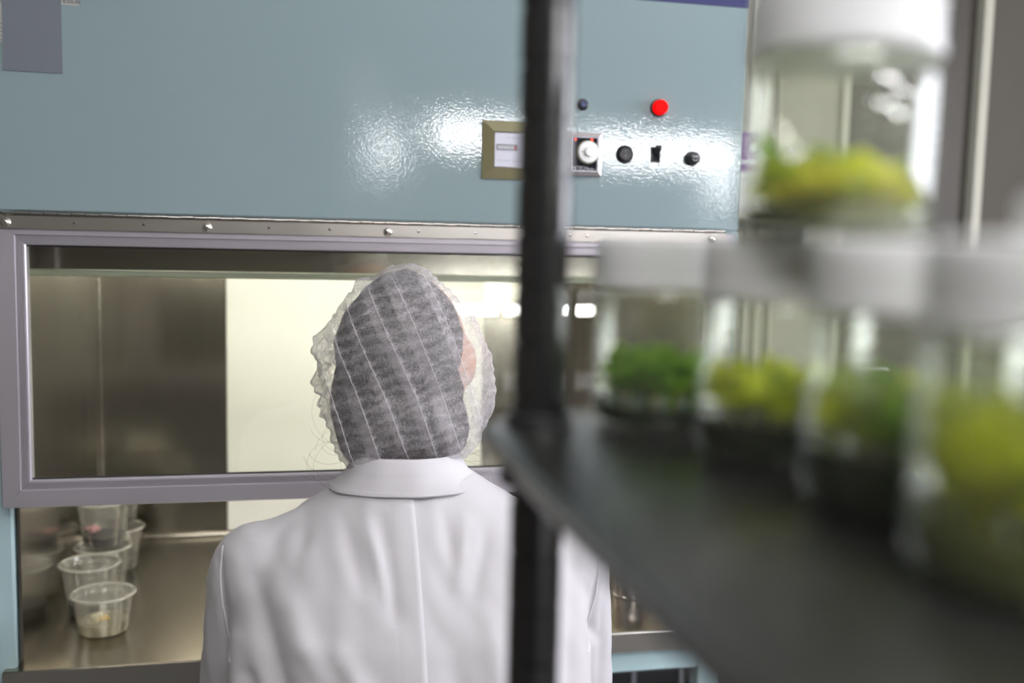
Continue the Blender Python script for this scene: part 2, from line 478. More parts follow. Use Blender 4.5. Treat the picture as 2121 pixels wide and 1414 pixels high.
d = struct('door_1', MB().box(1.45, 1.83, RY1 + 0.01, RY1 + 0.05, 0.0, 2.10, 0.003), 'door_brown', 'dark brown flush door at the right of the room')
obj('door_panel', MB().box(1.52, 1.76, RY1 + 0.002, RY1 + 0.012, 1.98, 2.06, 0.004), 'wall_brown', d)
obj('door_handle', MB().tube([(1.50, RY1 + 0.01, 1.0), (1.50, RY1 - 0.04, 1.0), (1.58, RY1 - 0.04, 1.0)], 0.008), 'chrome', d)
struct('trim_1', MB().box(1.425, 1.45, RY1 - 0.012, RY1 + 0.05, 0, 2.12, 0.003), 'trim_cream')
struct('trim_2', MB().box(1.83, 1.86, RY1 - 0.02, RY1 + 0.05, 0, 2.12, 0.003), 'trim_cream')
for k, x in enumerate((1.165, 1.20, 1.24)):
    struct('trim_%d' % (k + 3), MB().box(x, x + 0.008, RY1 - 0.014, RY1, 0, RZ, 0.002), 'trim_cream')

# ceiling lights
def ceiling_light(x, y, label, glow='diffuser'):
    t = thing('ceiling_light', (x, y, RZ), label, 'ceiling light', 'ceiling lights')
    obj('housing', MB().box(-0.62, 0.62, -0.17, 0.17, -0.06, -0.0005, 0.006), 'white_enamel', t, local=True)
    obj('diffuser', MB().box(-0.59, 0.59, -0.14, 0.14, -0.072, -0.0605, 0.004), glow, t, local=True)
ceiling_light(1.30, 0.45, 'white ceiling light over the wire shelving')
ceiling_light(0.10, -0.60, 'white ceiling light above the camera', 'diffuser_strong')

# culture rack behind the camera, with the tube lamps that show as reflections in the cabinet
rk = thing('culture_rack', (1.1, -1.25, 0), 'white metal culture rack with lamps standing behind the camera', 'rack')
for px in (0.28, 1.80):
    for py in (-1.43, -1.07):
        obj('post', MB().box(px - 0.015, px + 0.015, py - 0.015, py + 0.015, 0, 2.0, 0.003), 'white_enamel', rk)
for z in (0.35, 0.75, 1.12, 1.80):
    obj('rack_shelf', MB().box(0.27, 1.81, -1.44, -1.06, z - 0.012, z + 0.012, 0.003), 'white_enamel', rk)
def tube_lamp(x0, x1, y, z, label):
    t = thing('tube_lamp', ((x0 + x1) / 2, y, z), label, 'lamp', 'tube lamps on the culture rack')
    obj('batten', MB().box(x0, x1, y - 0.018, y + 0.012, z + 0.016, z + 0.040, 0.003), 'white_enamel', t)
    for x in (x0, x1 - 0.014): obj('holder', MB().box(x, x + 0.014, y - 0.016, y + 0.016, z - 0.018, z + 0.016, 0.003), 'white_enamel', t)
    obj('tube', MB().tube([(x0 + 0.014, y, z), (x1 - 0.014, y, z)], 0.0165, 14), 'tube_cool', t)
tube_lamp(0.55, 1.19, -1.03, 1.063, 'white tube lamp under the middle shelf of the culture rack')
tube_lamp(0.52, 1.12, -1.03, 1.735, 'left tube lamp under the top shelf of the culture rack')
tube_lamp(1.16, 1.76, -1.03, 1.70, 'right tube lamp under the top shelf of the culture rack')
def bulkhead(x, z, w_, h_, label):
    t = thing('wall_lamp', (x, RY0, z), label, 'wall lamp', 'bulkhead lamps on the rear wall')
    obj('base_plate', MB().box(x - w_ / 2, x + w_ / 2, RY0 + 0.0005, RY0 + 0.03, z - h_ / 2, z + h_ / 2, 0.006), 'white_enamel', t)
    obj('cover', MB().box(x - w_ / 2 + 0.01, x + w_ / 2 - 0.01, RY0 + 0.0305, RY0 + 0.07, z - h_ / 2 + 0.01, z + h_ / 2 - 0.01, 0.012), 'bulkhead_glow', t)
bulkhead(0.52, 1.84, 0.13, 0.22, 'bulkhead lamp on the rear wall above the culture rack')
bulkhead(2.60, 1.71, 0.16, 0.24, 'bulkhead lamp on the rear wall towards the right corner')

# ------------------------------------------------------------------ the clean-air cabinet
YF = 1.40            # front face
XL, XR = -0.395, 0.658
IX0, IX1 = -0.354, 0.632
ZB = 0.738           # work surface
YBK = 1.985
cab = thing('flow_cabinet', (0.13, 1.70, 0.704), 'pale blue clean-air cabinet with hinged glass sash and control panel', 'cabinet')
hd = obj('header_panel', MB().box(XL, XR, YF, YF + 0.035, 1.3475, 1.86, 0.003), 'blue_paint', cab)
obj('top_panel', MB().box(XL, XR, YF + 0.036, 2.12, 1.84, 1.86, 0.002), 'blue_paint_flat', cab)
obj('side_panel', MB().box(XL, XL + 0.012, YF + 0.036, 2.12, 0.7045, 1.8395, 0.002), 'blue_paint_flat', cab)
obj('side_panel', MB().box(XR - 0.012, XR, YF + 0.036, 2.12, 0.7045, 1.8395, 0.002), 'blue_paint_flat', cab)
obj('back_panel', MB().box(XL + 0.0125, XR - 0.0125, 2.10, 2.12, 0.7045, 1.8395), 'blue_paint_flat', cab)
obj('jamb', MB().box(XL, -0.361, YF, YF + 0.035, 0.7045, 1.3470, 0.003), 'blue_paint_flat', cab)
obj('jamb', MB().box(0.634, XR, YF, YF + 0.035, 0.7045, 1.3470, 0.003), 'blue_paint', cab)
obj('inner_wall', MB().box(IX0 - 0.004, IX0, YF + 0.008, YBK, ZB + 0.0005, 1.36), 'steel_upright', cab)
obj('inner_wall', MB().box(IX1, IX1 + 0.004, YF + 0.036, YBK, ZB + 0.0005, 1.36), 'steel_upright', cab)
obj('inner_back', MB().box(IX0 - 0.004, IX1 + 0.004, YBK, YBK + 0.004, ZB + 0.0005, 1.36), 'steel_upright', cab)
obj('inner_roof', MB().box(IX0 - 0.004, IX1 + 0.004, YF + 0.036, YBK, 1.361, 1.365), 'steel_level', cab)
obj('corner_bead', MB().tube([(IX0 + 0.002, YBK - 0.002, ZB), (IX0 + 0.002, YBK - 0.002, 1.36)], 0.004), 'steel_bright', cab)
obj('back_bead', MB().tube([(IX0, YBK - 0.003, ZB + 0.004), (IX1, YBK - 0.003, ZB + 0.004)], 0.004), 'steel_bright', cab)
obj('filter_panel', MB().box(-0.123, 0.380, YBK - 0.010, YBK - 0.0002, ZB + 0.012, 1.355, 0.002), 'filter_white', cab)
# lamp housing over the opening, with its pale lip and the tube behind it
lh = obj('lamp_housing', MB().box(IX0, IX1, 1.470, 1.476, 1.272, 1.360, 0.001), 'steel_bright', cab)
obj('housing_lip', MB().box(IX0, IX1, 1.466, 1.482, 1.2625, 1.2717, 0.0015), 'lip_paint', lh)
hl_ = obj('hood_tube', MB().tube([(IX0 + 0.06, 1.545, 1.333), (IX1 - 0.06, 1.545, 1.333)], 0.013, 14), 'tube_hood', cab)
for x in (IX0 + 0.045, IX1 - 0.06): obj('tube_holder', MB().box(x, x + 0.015, 1.528, 1.562, 1.315, 1.3605, 0.002), 'white_enamel', hl_)
# work surface: folded steel tray with a front lip
wt = obj('work_surface', MB().box(-0.376, IX1 + 0.012, YF - 0.012, YBK, ZB - 0.004, ZB, 0.0012), 'steel_level', cab)
obj('front_lip', MB().box(-0.376, IX1 + 0.012, YF - 0.0135, YF - 0.0085, 0.7055, ZB - 0.0008, 0.0012), 'steel_apron', wt)
obj('side_latch', MB().box(-0.3955, -0.386, YF - 0.010, YF - 0.0005, 0.80, 0.845, 0.002).tube([(-0.388, YF - 0.010, 0.81), (-0.385, YF - 0.018, 0.822), (-0.388, YF - 0.010, 0.838)], 0.003), 'steel_screw', cab)
# sash: glass pane carried by four mitred extrusions
FX0, FX1, FZ0, FZ1 = -0.3675, 0.640, 0.9635, 1.341
PROF = [(0.0, 0.0), (0.0, -0.019), (0.001, -0.020), (0.0225, -0.020), (0.023, -0.0185)]
s_ = 0.0235
for k in range(5):
    PROF += [(s_, -0.0175), (s_ + 0.0012, -0.0175), (s_ + 0.0013, -0.0162), (s_ + 0.0019, -0.0162)]; s_ += 0.0020
PROF += [(0.0340, -0.0165), (0.0355, -0.0150), (0.0355, 0.0)]
def rail(a0, a1, fixed, horiz, sign):
    """extrusion along an edge; both ends cut at 45 degrees"""
    P = []
    for s, dy in PROF:
        q0, q1 = a0 + s, a1 - s
        t = fixed + sign * s
        y = YF - 0.003 + dy
        P.append([(q0, y, t), (q1, y, t)] if horiz else [(t, y, q0), (t, y, q1)])
    mb = MB().grid(P)
    n_ = len(PROF)
    mb.f.append(tuple(i * 2 for i in range(n_))); mb.f.append(tuple(i * 2 + 1 for i in range(n_))[::-1])
    mb.f.append((0, 1, 2 * n_ - 1, 2 * n_ - 2))
    return mb
G = 0.0003
sash = obj('sash_pane', MB().box(FX0 + 0.034, FX1 - 0.034, YF - 0.012, YF - 0.007, FZ0 + 0.034, FZ1 - 0.034, 0.0008), 'sash_glass', cab)
obj('sash_rail', rail(FX0 + G, FX1 - G, FZ0, True, 1), 'anodised', sash, angle=25)
obj('sash_rail', rail(FX0 + G, FX1 - G, FZ1, True, -1), 'anodised', sash, angle=25)
obj('sash_stile', rail(FZ0 + G, FZ1 - G, FX0, False, 1), 'anodised', sash, angle=25)
obj('sash_stile', rail(FZ0 + G, FZ1 - G, FX1, False, -1), 'anodised', sash, angle=25)
for z, dz in ((FZ0 + 0.0355, 1), (FZ1 - 0.0355, -1)):
    obj('sash_gasket', MB().box(FX0 + 0.0355, FX1 - 0.0355, YF - 0.0135, YF - 0.0122, min(z, z + dz * 0.0022), max(z, z + dz * 0.0022)), 'dark_gap', sash)
# piano hinge between header and sash
hg = obj('hinge_leaf', MB().box(-0.392, 0.626, YF - 0.0258, YF - 0.0240, 1.3255, 1.3425, 0.0005), 'steel_apron', cab)
kn = MB().tube([(0, 0, 0), (0.0155, 0, 0)], 0.0024, 10).mesh('hinge_knuckle'); smooth(kn)
kn.materials.append(MATS['steel_bright'])
for k in range(61):
    o = bpy.data.objects.new('hinge_knuckle', kn); C.objects.link(o); o.parent = hg
    o.location = Vector((-0.391 + k * 0.01665, YF - 0.0245 + (0.0006 if k % 2 else 0), 1.3448 + (0.0004 if k % 2 else 0))) - cab.location
sc_m = MB().lathe([(0.0001, -0.0042), (0.0025, -0.0040), (0.0048, -0.0028), (0.0062, -0.0008), (0.0064, 0.0)], 20, axis='y').mesh('screw')
fix_normals(sc_m); smooth(sc_m); sc_m.materials.append(MATS['steel_screw'])
slot = MB().box(-0.003, 0.003, -0.0044, -0.0040, -0.0005, 0.0005).box(-0.0005, 0.0005, -0.0044, -0.0040, -0.003, 0.003).mesh('slot'); slot.materials.append(MATS['dark_gap'])
for x in (-0.353, -0.109, 0.128, 0.365, 0.602):
    o = bpy.data.objects.new('screw', sc_m); C.objects.link(o); o.parent = hg
    o.location = Vector((x, YF - 0.0258, 1.3328)) - cab.location
riv = MB().lathe([(0.0001, -0.0006), (0.0014, -0.0005), (0.002, 0)], 10, axis='y').mesh('rivet'); fix_normals(riv); riv.materials.append(MATS['steel_bright'])
for x in (-0.372, -0.272, -0.188, -0.03, 0.05, 0.17, 0.25, 0.335, 0.386, 0.412):
    o = bpy.data.objects.new('rivet', riv); C.objects.link(o); o.parent = hg
    o.location = Vector((x, YF - 0.0258, 1.3345)) - cab.location

# ---- controls on the header panel
def disc(parent, name, x, z, prof, material, n=32, y=YF):
    return obj(name, MB().lathe(prof, n, x, y, z, axis='y'), material, parent)
# hour meter: sloped olive bezel and a silver plate
mx0, mx1, mz0, mz1 = 0.2615, 0.3435, 1.4115, 1.4925
def frame_ring(x0, x1, z0, z1, i, y_out, y_in, yb):
    o = [(x0, z0), (x1, z0), (x1, z1), (x0, z1)]; q = [(x0 + i, z0 + i), (x1 - i, z0 + i), (x1 - i, z1 - i), (x0 + i, z1 - i)]
    mb = MB()
    vs = [(a, yb, b_) for a, b_ in o] + [(a, y_out, b_) for a, b_ in o] + [(a, y_in, b_) for a, b_ in q] + [(a, yb, b_) for a, b_ in q]
    fs = []
    for r in range(3):
        for k in range(4): fs.append((r * 4 + k, r * 4 + (k + 1) % 4, (r + 1) * 4 + (k + 1) % 4, (r + 1) * 4 + k))
    for k in range(4): fs.append((12 + k, 12 + (k + 1) % 4, (k + 1) % 4, k))
    return mb.add(vs, fs)
me_ = obj('hour_meter', frame_ring(mx0, mx1, mz0, mz1, 0.0155, YF - 0.003, YF - 0.010, YF - 0.0002), 'olive_plastic', cab, angle=10)
obj('meter_plate', MB().box(mx0 + 0.0156, mx1 - 0.0156, YF - 0.0080, YF - 0.0003, mz0 + 0.0156, mz1 - 0.0156, 0.0015), 'meter_plate', me_)
cwz = 1.4555
obj('counter_window', frame_ring(mx0 + 0.0195, mx0 + 0.0495, cwz - 0.0040, cwz + 0.0040, 0.0007, YF - 0.0086, YF - 0.0086, YF - 0.0080), 'ink', me_)
for k in range(7):
    x = mx0 + 0.0207 + k * 0.0040
    obj('digit_wheel', MB().box(x, x + 0.0036, YF - 0.0083, YF - 0.00805, cwz - 0.0030, cwz + 0.0030), 'grey_print' if k < 6 else 'lips', me_)
text('counter_digits', '0000028', 0.0058, mx0 + 0.0212, YF - 0.00845, cwz - 0.0020, 'ink_light', me_, sx=1.15)
text('meter_title', 'HOUR METER', 0.0040, mx0 + 0.0335, YF - 0.0081, 1.4675, 'grey_print', me_)
text('meter_rating', '220V~240V  50Hz', 0.0040, mx0 + 0.0205, YF - 0.0081, 1.4358, 'grey_print', me_)
text('meter_mark', 'CE', 0.0060, mx0 + 0.0515, YF - 0.0081, 1.4352, 'grey_print', me_)
# pilot lamps
pb = disc(cab, 'push_button', 0.407, 1.5215, [(0.0001, -0.004), (0.0066, -0.004), (0.0078, -0.0032), (0.0085, -0.0002)], 'black_plastic')
disc(pb, 'button_cap', 0.407, 1.5215, [(0.0001, -0.0062), (0.0042, -0.0062), (0.0050, -0.0055), (0.0052, -0.0041)], 'blue_button')
pl = disc(cab, 'pilot_lamp', 0.522, 1.5225, [(0.0001, -0.004), (0.0110, -0.004), (0.0122, -0.0030), (0.0126, -0.0002)], 'black_plastic')
disc(pl, 'lamp_lens', 0.522, 1.5225, [(0.0001, -0.0140), (0.0094, -0.0138), (0.0104, -0.0126), (0.0108, -0.0042)], 'lamp_red')
# timer with a ribbed dial
tx0, tx1, tz0, tz1 = 0.384, 0.436, 1.4205, 1.4815
tm = obj('timer', frame_ring(tx0, tx1, tz0, tz1, 0.0055, YF - 0.006, YF - 0.009, YF - 0.0002), 'timer_bezel', cab, angle=10)
obj('inner_frame', frame_ring(tx0 + 0.0056, tx1 - 0.0056, tz0 + 0.0056, tz1 - 0.0056, 0.0018, YF - 0.0074, YF - 0.0074, YF - 0.0003), 'meter_plate', tm, angle=10)
obj('timer_face', MB().box(tx0 + 0.0075, tx1 - 0.0075, YF - 0.0050, YF - 0.0004, tz0 + 0.0075, tz1 - 0.0075), 'black_face', tm)
dx, dz = 0.4135, 1.4535
rib = []
for k in range(64):
    a = 2 * PI * k / 64; r = 0.0163 + (0.0005 if k % 2 else -0.0003); rib.append((r * math.cos(a), r * math.sin(a)))
rm = MB().prism(rib, 0, 0.0085)
rm.v = [(dx + x, YF - 0.0055 - z, dz + y) for x, y, z in rm.v]
dl = obj('dial', rm, 'knob_rim', tm)
disc(dl, 'dial_face', dx, dz, [(0.0001, -0.0160), (0.0143, -0.0160), (0.0152, -0.0152), (0.0154, -0.0141)], 'knob_white')
disc(dl, 'dial_hub', dx, dz, [(0.0001, -0.0215), (0.0058, -0.0213), (0.0066, -0.0205), (0.0068, -0.0161)], 'knob_white')
obj('pointer', MB().box(dx - 0.0115, dx - 0.0072, YF - 0.0163, YF - 0.0161, dz - 0.0004, dz + 0.0004), 'ink', dl)
for x in (0.3960, 0.4210): disc(tm, 'indicator_light', x, 1.4716, [(0.0001, -0.0068), (0.0012, -0.0066), (0.0018, -0.0055), (0.0019, -0.0051)], 'led_red', 14)
text('timer_lettering', 'NiTECH', 0.0068, tx0 + 0.0080, YF - 0.0052, tz0 + 0.0085, 'ink_light', tm, bold=0.0)
text('model_lettering', 'NH3A ~', 0.0040, tx0 + 0.0305, YF - 0.0052, tz0 + 0.0085, 'ink_light', tm)
# round rocker switch
rs = disc(cab, 'rocker_switch', 0.4725, 1.4535, [(0.0001, -0.0022), (0.0108, -0.0022), (0.0122, -0.0030), (0.0130, -0.0015), (0.0132, -0.0002)], 'black_plastic')
disc(rs, 'rocker', 0.4727, 1.4537, [(0.0001, -0.0052), (0.0088, -0.0056), (0.0098, -0.0045), (0.0100, -0.0023)], 'black_plastic')
text('on_mark', 'I', 0.0055, 0.4727, YF - 0.0058, 1.4558, 'grey_print', rs, 'CENTER')
text('off_mark', 'O', 0.0055, 0.4727, YF - 0.0058, 1.4492, 'grey_print', rs, 'CENTER')
# toggle switch
tg = obj('toggle_switch', frame_ring(0.5135, 0.5265, 1.4440, 1.4655, 0.0016, YF - 0.003, YF - 0.003, YF - 0.0002), 'black_plastic', cab)
obj('switch_well', MB().box(0.5150, 0.5250, YF - 0.0012, YF - 0.0003, 1.4455, 1.4640), 'black_face', tg)
lv = MB().box(-0.0042, 0.0042, -0.0155, 0, -0.0032, 0.0032, 0.0008)
R_ = Matrix.Rotation(math.radians(-38), 3, 'X')
lv.v = [tuple(R_ @ Vector(p) + Vector((0.5202, YF - 0.0015, 1.4560))) for p in lv.v]
obj('lever', lv, 'black_plastic', tg)
# fuse holder
fh = disc(cab, 'fuse_holder', 0.5765, 1.4515, [(0.0001, -0.003), (0.0095, -0.003), (0.0107, -0.0022), (0.0110, -0.0002)], 'black_plastic')
disc(fh, 'fuse_cap', 0.5765, 1.4515, [(0.0001, -0.0150), (0.0072, -0.0150), (0.0082, -0.0142), (0.0092, -0.0031)], 'black_plastic')
text('fuse_lettering', 'FUSE', 0.0042, 0.5766, YF - 0.0152, 1.4522, 'ink_light', fh, 'CENTER')
arc = [(0.5766 + 0.0040 * math.cos(a), YF - 0.0152, 1.4515 + 0.0040 * math.sin(a)) for a in np.linspace(math.radians(200), math.radians(330), 10)]
obj('turn_arrow', MB().tube(arc, 0.0004, 6), 'ink_light', fh)
# stickers at the top
ns = obj('name_strip', MB().box(0.46, XR - 0.001, YF - 0.0008, YF - 0.0001, 1.6735, 1.72), 'navy', cab)
gs = obj('sticker', MB().box(-0.3575, -0.2875, YF - 0.0012, YF - 0.0006, 1.525, 1.66), 'sticker_grey', cab)
gs['label'] = 'plain grey sticker at the upper left of the panel'
ws = obj('sticker', MB().box(-0.385, -0.2665, YF - 0.0005, YF - 0.0001, 1.611, 1.66), 'sticker_paper', cab)
text('address_lettering', 'o.co.th', 0.0075, -0.2858, YF - 0.0008, 1.6135, 'ink', ws, bold=0.0001)
rs2 = obj('sticker', MB().box(-0.387, -0.325, YF - 0.0005, YF - 0.0001, 1.5605, 1.608), 'sticker_paper', cab)
for z in (1.5625, 1.5675, 1.5725, 1.5775, 1.5825):
    obj('ruled_line', MB().box(-0.386, -0.326, YF - 0.0007, YF - 0.00055, z, z + 0.0006), 'ink', rs2)

# ---- stand
st = thing('cabinet_stand', (0.13, 1.70, 0), 'pale blue square-tube stand under the clean-air cabinet', 'stand')
for y in (YF + 0.0, 2.075):
    obj('rail', MB().box(XL + 0.0365, XR - 0.0365, y, y + 0.036, 0.668, 0.704, 0.003), 'blue_paint_flat', st)
for x in (XL, XR - 0.036):
    obj('rail', MB().box(x, x + 0.036, YF + 0.0365, 2.0745, 0.668, 0.704, 0.003), 'blue_paint_flat', st)
    obj('rail', MB().box(x, x + 0.036, YF + 0.0365, 2.0745, 0.15, 0.186, 0.003), 'blue_paint_flat', st)
    for y in (YF, 2.075):
        lg = obj('leg', MB().box(x, x + 0.036, y, y + 0.036, 0.02, 0.704, 0.003), 'blue_paint_flat', st)
        obj('foot', MB().lathe([(0.02, 0.0), (0.02, 0.008), (0.008, 0.012), (0.008, 0.022)], 16, x + 0.018, y + 0.018, 0), 'black_plastic', lg)

# crates on the floor beyond the stand
def crate(z, label):
    t = thing('storage_crate', (0.85, 2.27, z), label, 'crate', 'dark crates on the floor')
    obj('crate_floor', MB().box(-0.19, 0.19, -0.13, 0.13, 0.0005, 0.008), 'black_plastic', t, local=True)
    for k in range(4):
        zz = 0.012 + k * 0.055
        obj('slat', MB().box(-0.19, 0.19, -0.13, -0.124, zz, zz + 0.036, 0.002), 'black_plastic', t, local=True)
        obj('slat', MB().box(-0.19, 0.19, 0.124, 0.13, zz, zz + 0.036, 0.002), 'black_plastic', t, local=True)
    for x in (-0.19, -0.07, 0.05, 0.178):
        obj('upright', MB().box(x, x + 0.012, -0.136, -0.1305, 0.004, 0.222, 0.002), 'grey_metal', t, local=True)
        obj('upright', MB().box(x, x + 0.012, 0.1305, 0.136, 0.004, 0.222, 0.002), 'grey_metal', t, local=True)
    for x in (-0.196, 0.1905): obj('end_panel', MB().box(x, x + 0.0055, -0.13, 0.13, 0.004, 0.222, 0.002), 'black_plastic', t, local=True)
crate(0.0, 'lower of two dark slatted crates on the floor behind the cabinet')
crate(0.2225, 'upper of two dark slatted crates on the floor behind the cabinet')

# ------------------------------------------------------------------ cups on the work surface
def cup_profile(rb, rt, h, t=0.0009):
    out = [(0.0001, 0.0), (rb * 0.94, 0.0), (rb, 0.002)]
    for k in range(1, 6): out.append((rb + (rt - rb) * k / 5 * 0.96, 0.002 + (h - 0.004) * k / 5))
    out += [(rt * 1.0, h - 0.001), (rt * 1.03, h)]
    inn = [(r - t, z + (t if i < 2 else 0)) for i, (r, z) in enumerate(out[1:], 1)][::-1]
    return out + inn + [(0.0001, t)]
def make_cup(name, rb, rt, h, gel_h, gel_mat, loc, label, group, lid=True, yaw=0.0):
    t = thing(name, loc, label, 'cup', group, (0, 0, yaw))
    obj('cup_wall', MB().lathe(cup_profile(rb, rt, h), 40), 'cup_clear', t, local=True)
    obj('cup_rim', MB().lathe([(rt * 1.03 + 0.0030 * math.cos(a), h + 0.0005 + 0.0024 * math.sin(a)) for a in np.linspace(0, 2 * PI, 11)[:-1]], 40, close=True), 'cup_rim', t, local=True)
    if lid:
        obj('cup_lid', MB().lathe([(0.0001, h - 0.0045), (rt * 0.90, h - 0.0045), (rt * 0.93, h + 0.0022), (rt * 1.0, h + 0.0035), (rt * 1.03, h + 0.0032), (rt * 1.0, h + 0.0025), (rt * 0.95, h + 0.0012), (rt * 0.915, h - 0.0055), (0.0001, h - 0.0053)], 40), 'cup_clear', t, local=True)
    if gel_h > 0:
        rg = rb + (rt - rb) * gel_h / h
        obj('gel', MB().lathe([(0.0001, 0.0014), (rb - 0.0022, 0.0014), (rg - 0.0016, gel_h), (rg * 0.5, gel_h - 0.0008), (0.0001, gel_h - 0.001)], 36), gel_mat, t, local=True)
    return t
cupg = 'lidded culture cups on the steel work surface'
A = make_cup('culture_cup', 0.0345, 0.0425, 0.056, 0.017, 'gel_cream', (-0.2720, 1.520, ZB + 0.0003), 'low clear cup with cream gel and a yellow tissue piece, front of group', cupg)
random.seed(3)
def lumps(n, r, spread, seed, flat=1.0):
    rnd = random.Random(seed); mb = MB()
    for k in range(n):
        mb.ball((rnd.uniform(-1, 1) * spread, rnd.uniform(-1, 1) * spread, rnd.uniform(0, 1) * spread * flat), r * rnd.uniform(0.7, 1.2), r * rnd.uniform(0.7, 1.2), r * rnd.uniform(0.7, 1.2), 10, 6)
    return mb
mb = lumps(10, 0.006, 0.007, 4, 1.9); mb.v = [(x * 0.9 - 0.012 - z * -0.15, y - 0.006, z * 1.15 + 0.010) for x, y, z in mb.v]
obj('tissue', remesh(mb, 0.0016, 3), 'tissue_cream', A, local=True)
mb = lumps(12, 0.0026, 0.006, 9, 0.6); mb.v = [(x * 1.1 + 0.004, y - 0.010, z + 0.021) for x, y, z in mb.v]
obj('tissue', mb, 'tissue_yellow', A, local=True)
make_cup('culture_cup', 0.0315, 0.0420, 0.077, 0.019, 'gel_black', (-0.3045, 1.600, ZB + 0.0003), 'single tall clear cup with dark gel behind the low cup', cupg)
D_ = make_cup('culture_cup', 0.0315, 0.0420, 0.072, 0.012, 'gel_cream', (-0.3030, 1.705, ZB + 0.0003), 'pale gel cup at the bottom of the nearer stack', cupg)
C_ = make_cup('culture_cup', 0.0315, 0.0420, 0.072, 0.016, 'gel_black', (-0.3010, 1.703, ZB + 0.0775), 'dark gel cup on top of the nearer stack of cups', cupg)
make_cup('culture_cup', 0.0315, 0.0420, 0.072, 0.020, 'gel_black', (-0.2990, 1.815, ZB + 0.0003), 'dark gel cup at the bottom of the farther stack', cupg)
make_cup('culture_cup', 0.0315, 0.0420, 0.072, 0.018, 'gel_black', (-0.3000, 1.816, ZB + 0.0775), 'dark gel cup on top of the farther stack', cupg)
mb = lumps(7, 0.005, 0.007, 5, 0.5); mb.v = [(x - 0.020, y + 0.008, z + 0.020) for x, y, z in mb.v]
obj('tissue', remesh(mb, 0.002, 2), 'tissue_pink', C_, local=True)
# steel beaker at the right
bk = thing('steel_beaker', (0.556, 1.545, ZB + 0.0003), 'small polished steel beaker on the work surface right of the person', 'beaker')
obj('beaker_wall', MB().lathe([(0.0001, 0.0), (0.0275, 0.0), (0.0290, 0.0012), (0.0290, 0.0030), (0.0270, 0.0042), (0.0270, 0.070), (0.0285, 0.072), (0.0280, 0.073), (0.0262, 0.0715), (0.0258, 0.004), (0.0001, 0.004)], 40), 'steel_bright', bk, local=True)

# ------------------------------------------------------------------ things beyond the cabinet
sh = thing('wall_shelf', (1.10, RY1, 1.40), 'cream wall shelf beyond the right edge of the cabinet', 'shelf')
obj('board', MB().box(0.90, 1.30, RY1 - 0.20, RY1 - 0.0005, 1.395, 1.413, 0.002), 'trim_cream', sh)
for x in (0.95, 1.25): obj('bracket', MB().box(x, x + 0.012, RY1 - 0.16, RY1 - 0.0005, 1.300, 1.3945).box(x, x + 0.012, RY1 - 0.02, RY1 - 0.0005, 1.26, 1.30), 'grey_metal', sh)
wb = thing('storage_box', (1.06, RY1 - 0.11, 1.4135), 'white storage box on the wall shelf under the purple box', 'box')
obj('box_body', MB().box(-0.12, 0.062, -0.07, 0.07, 0, 0.075, 0.004), 'box_white', wb, local=True)
obj('box_lid', MB().box(-0.124, 0.066, -0.074, 0.074, 0.0755, 0.095, 0.004), 'box_white', wb, local=True)
pp = thing('glove_box', (1.05, RY1 - 0.11, 1.509), 'purple carton with pale print on the white storage box', 'box')
obj('carton', MB().box(-0.11, 0.068, -0.06, 0.06, 0, 0.095, 0.002), 'box_purple', pp, local=True)
obj('print_band', MB().box(-0.10, 0.062, -0.0606, -0.0601, 0.020, 0.026).box(0.045, 0.062, -0.0606, -0.0601, 0.05, 0.066), 'ink_light', pp, local=True)
bb = thing('reagent_bottle', (1.155, RY1 - 0.12, 1.4135), 'small white bottle with a blue cap on the wall shelf', 'bottle')
obj('bottle_body', MB().lathe([(0.0001, 0), (0.018, 0), (0.02, 0.003), (0.02, 0.045), (0.010, 0.055), (0.010, 0.060)], 24), 'box_white', bb, local=True)
obj('bottle_cap', MB().lathe([(0.0125, 0.0601), (0.0125, 0.074), (0.0001, 0.075)], 24), 'cap_blue', bb, local=True)

# ------------------------------------------------------------------ wire-post shelving in the foreground
ZS = 1.2355
SX0, SX1, SY0, SY1 = 0.0855, 0.694, -0.43, 0.500
PX = [(0.1145, 0.453), (SX1 - 0.030, 0.453), (0.1145, SY0 + 0.047), (SX1 - 0.030, SY0 + 0.047)]
su = thing('shelving_unit', (0.389, 0.035, 0), 'black epoxy shelving unit with grooved round posts in the foreground', 'shelving')
def post_profile(h):
    pr = [(0.0001, 0.012), (0.0127, 0.012)]
    z = 0.030
    while z < h - 0.02:
        pr += [(0.0127, z - 0.0016), (0.0117, z - 0.0010), (0.0117, z + 0.0010), (0.0127, z + 0.0016)]
        z += 0.0254
    return pr + [(0.0127, h - 0.002), (0.011, h), (0.0001, h)]
for (px, py) in PX:
    p = obj('post', MB().lathe(post_profile(1.86), 32, px, py, 0), 'black_epoxy', su, angle=35)
    obj('levelling_foot', MB().lathe([(0.016, 0.0), (0.016, 0.006), (0.006, 0.008), (0.006, 0.0125)], 20, px, py, 0), 'grey_metal', p)
def shelf_outline(i):
    a, b_, c_, d_ = SX0 + i, SX1 - i, SY0 + i, SY1 - i
    k = 0.030
    return [(a, c_ + k), (a + k * 0.5, c_ + 0.006), (a + k * 1.2, c_), (b_ - k * 1.2, c_), (b_ - k * 0.5, c_ + 0.006), (b_, c_ + k), (b_, d_ - k * 1.8), (b_ - k * 0.5, d_ - k * 0.5), (b_ - k * 1.3, d_), (a + k * 1.3, d_), (a + k * 0.6, d_ - k * 0.5), (a, d_ - k * 1.8)]
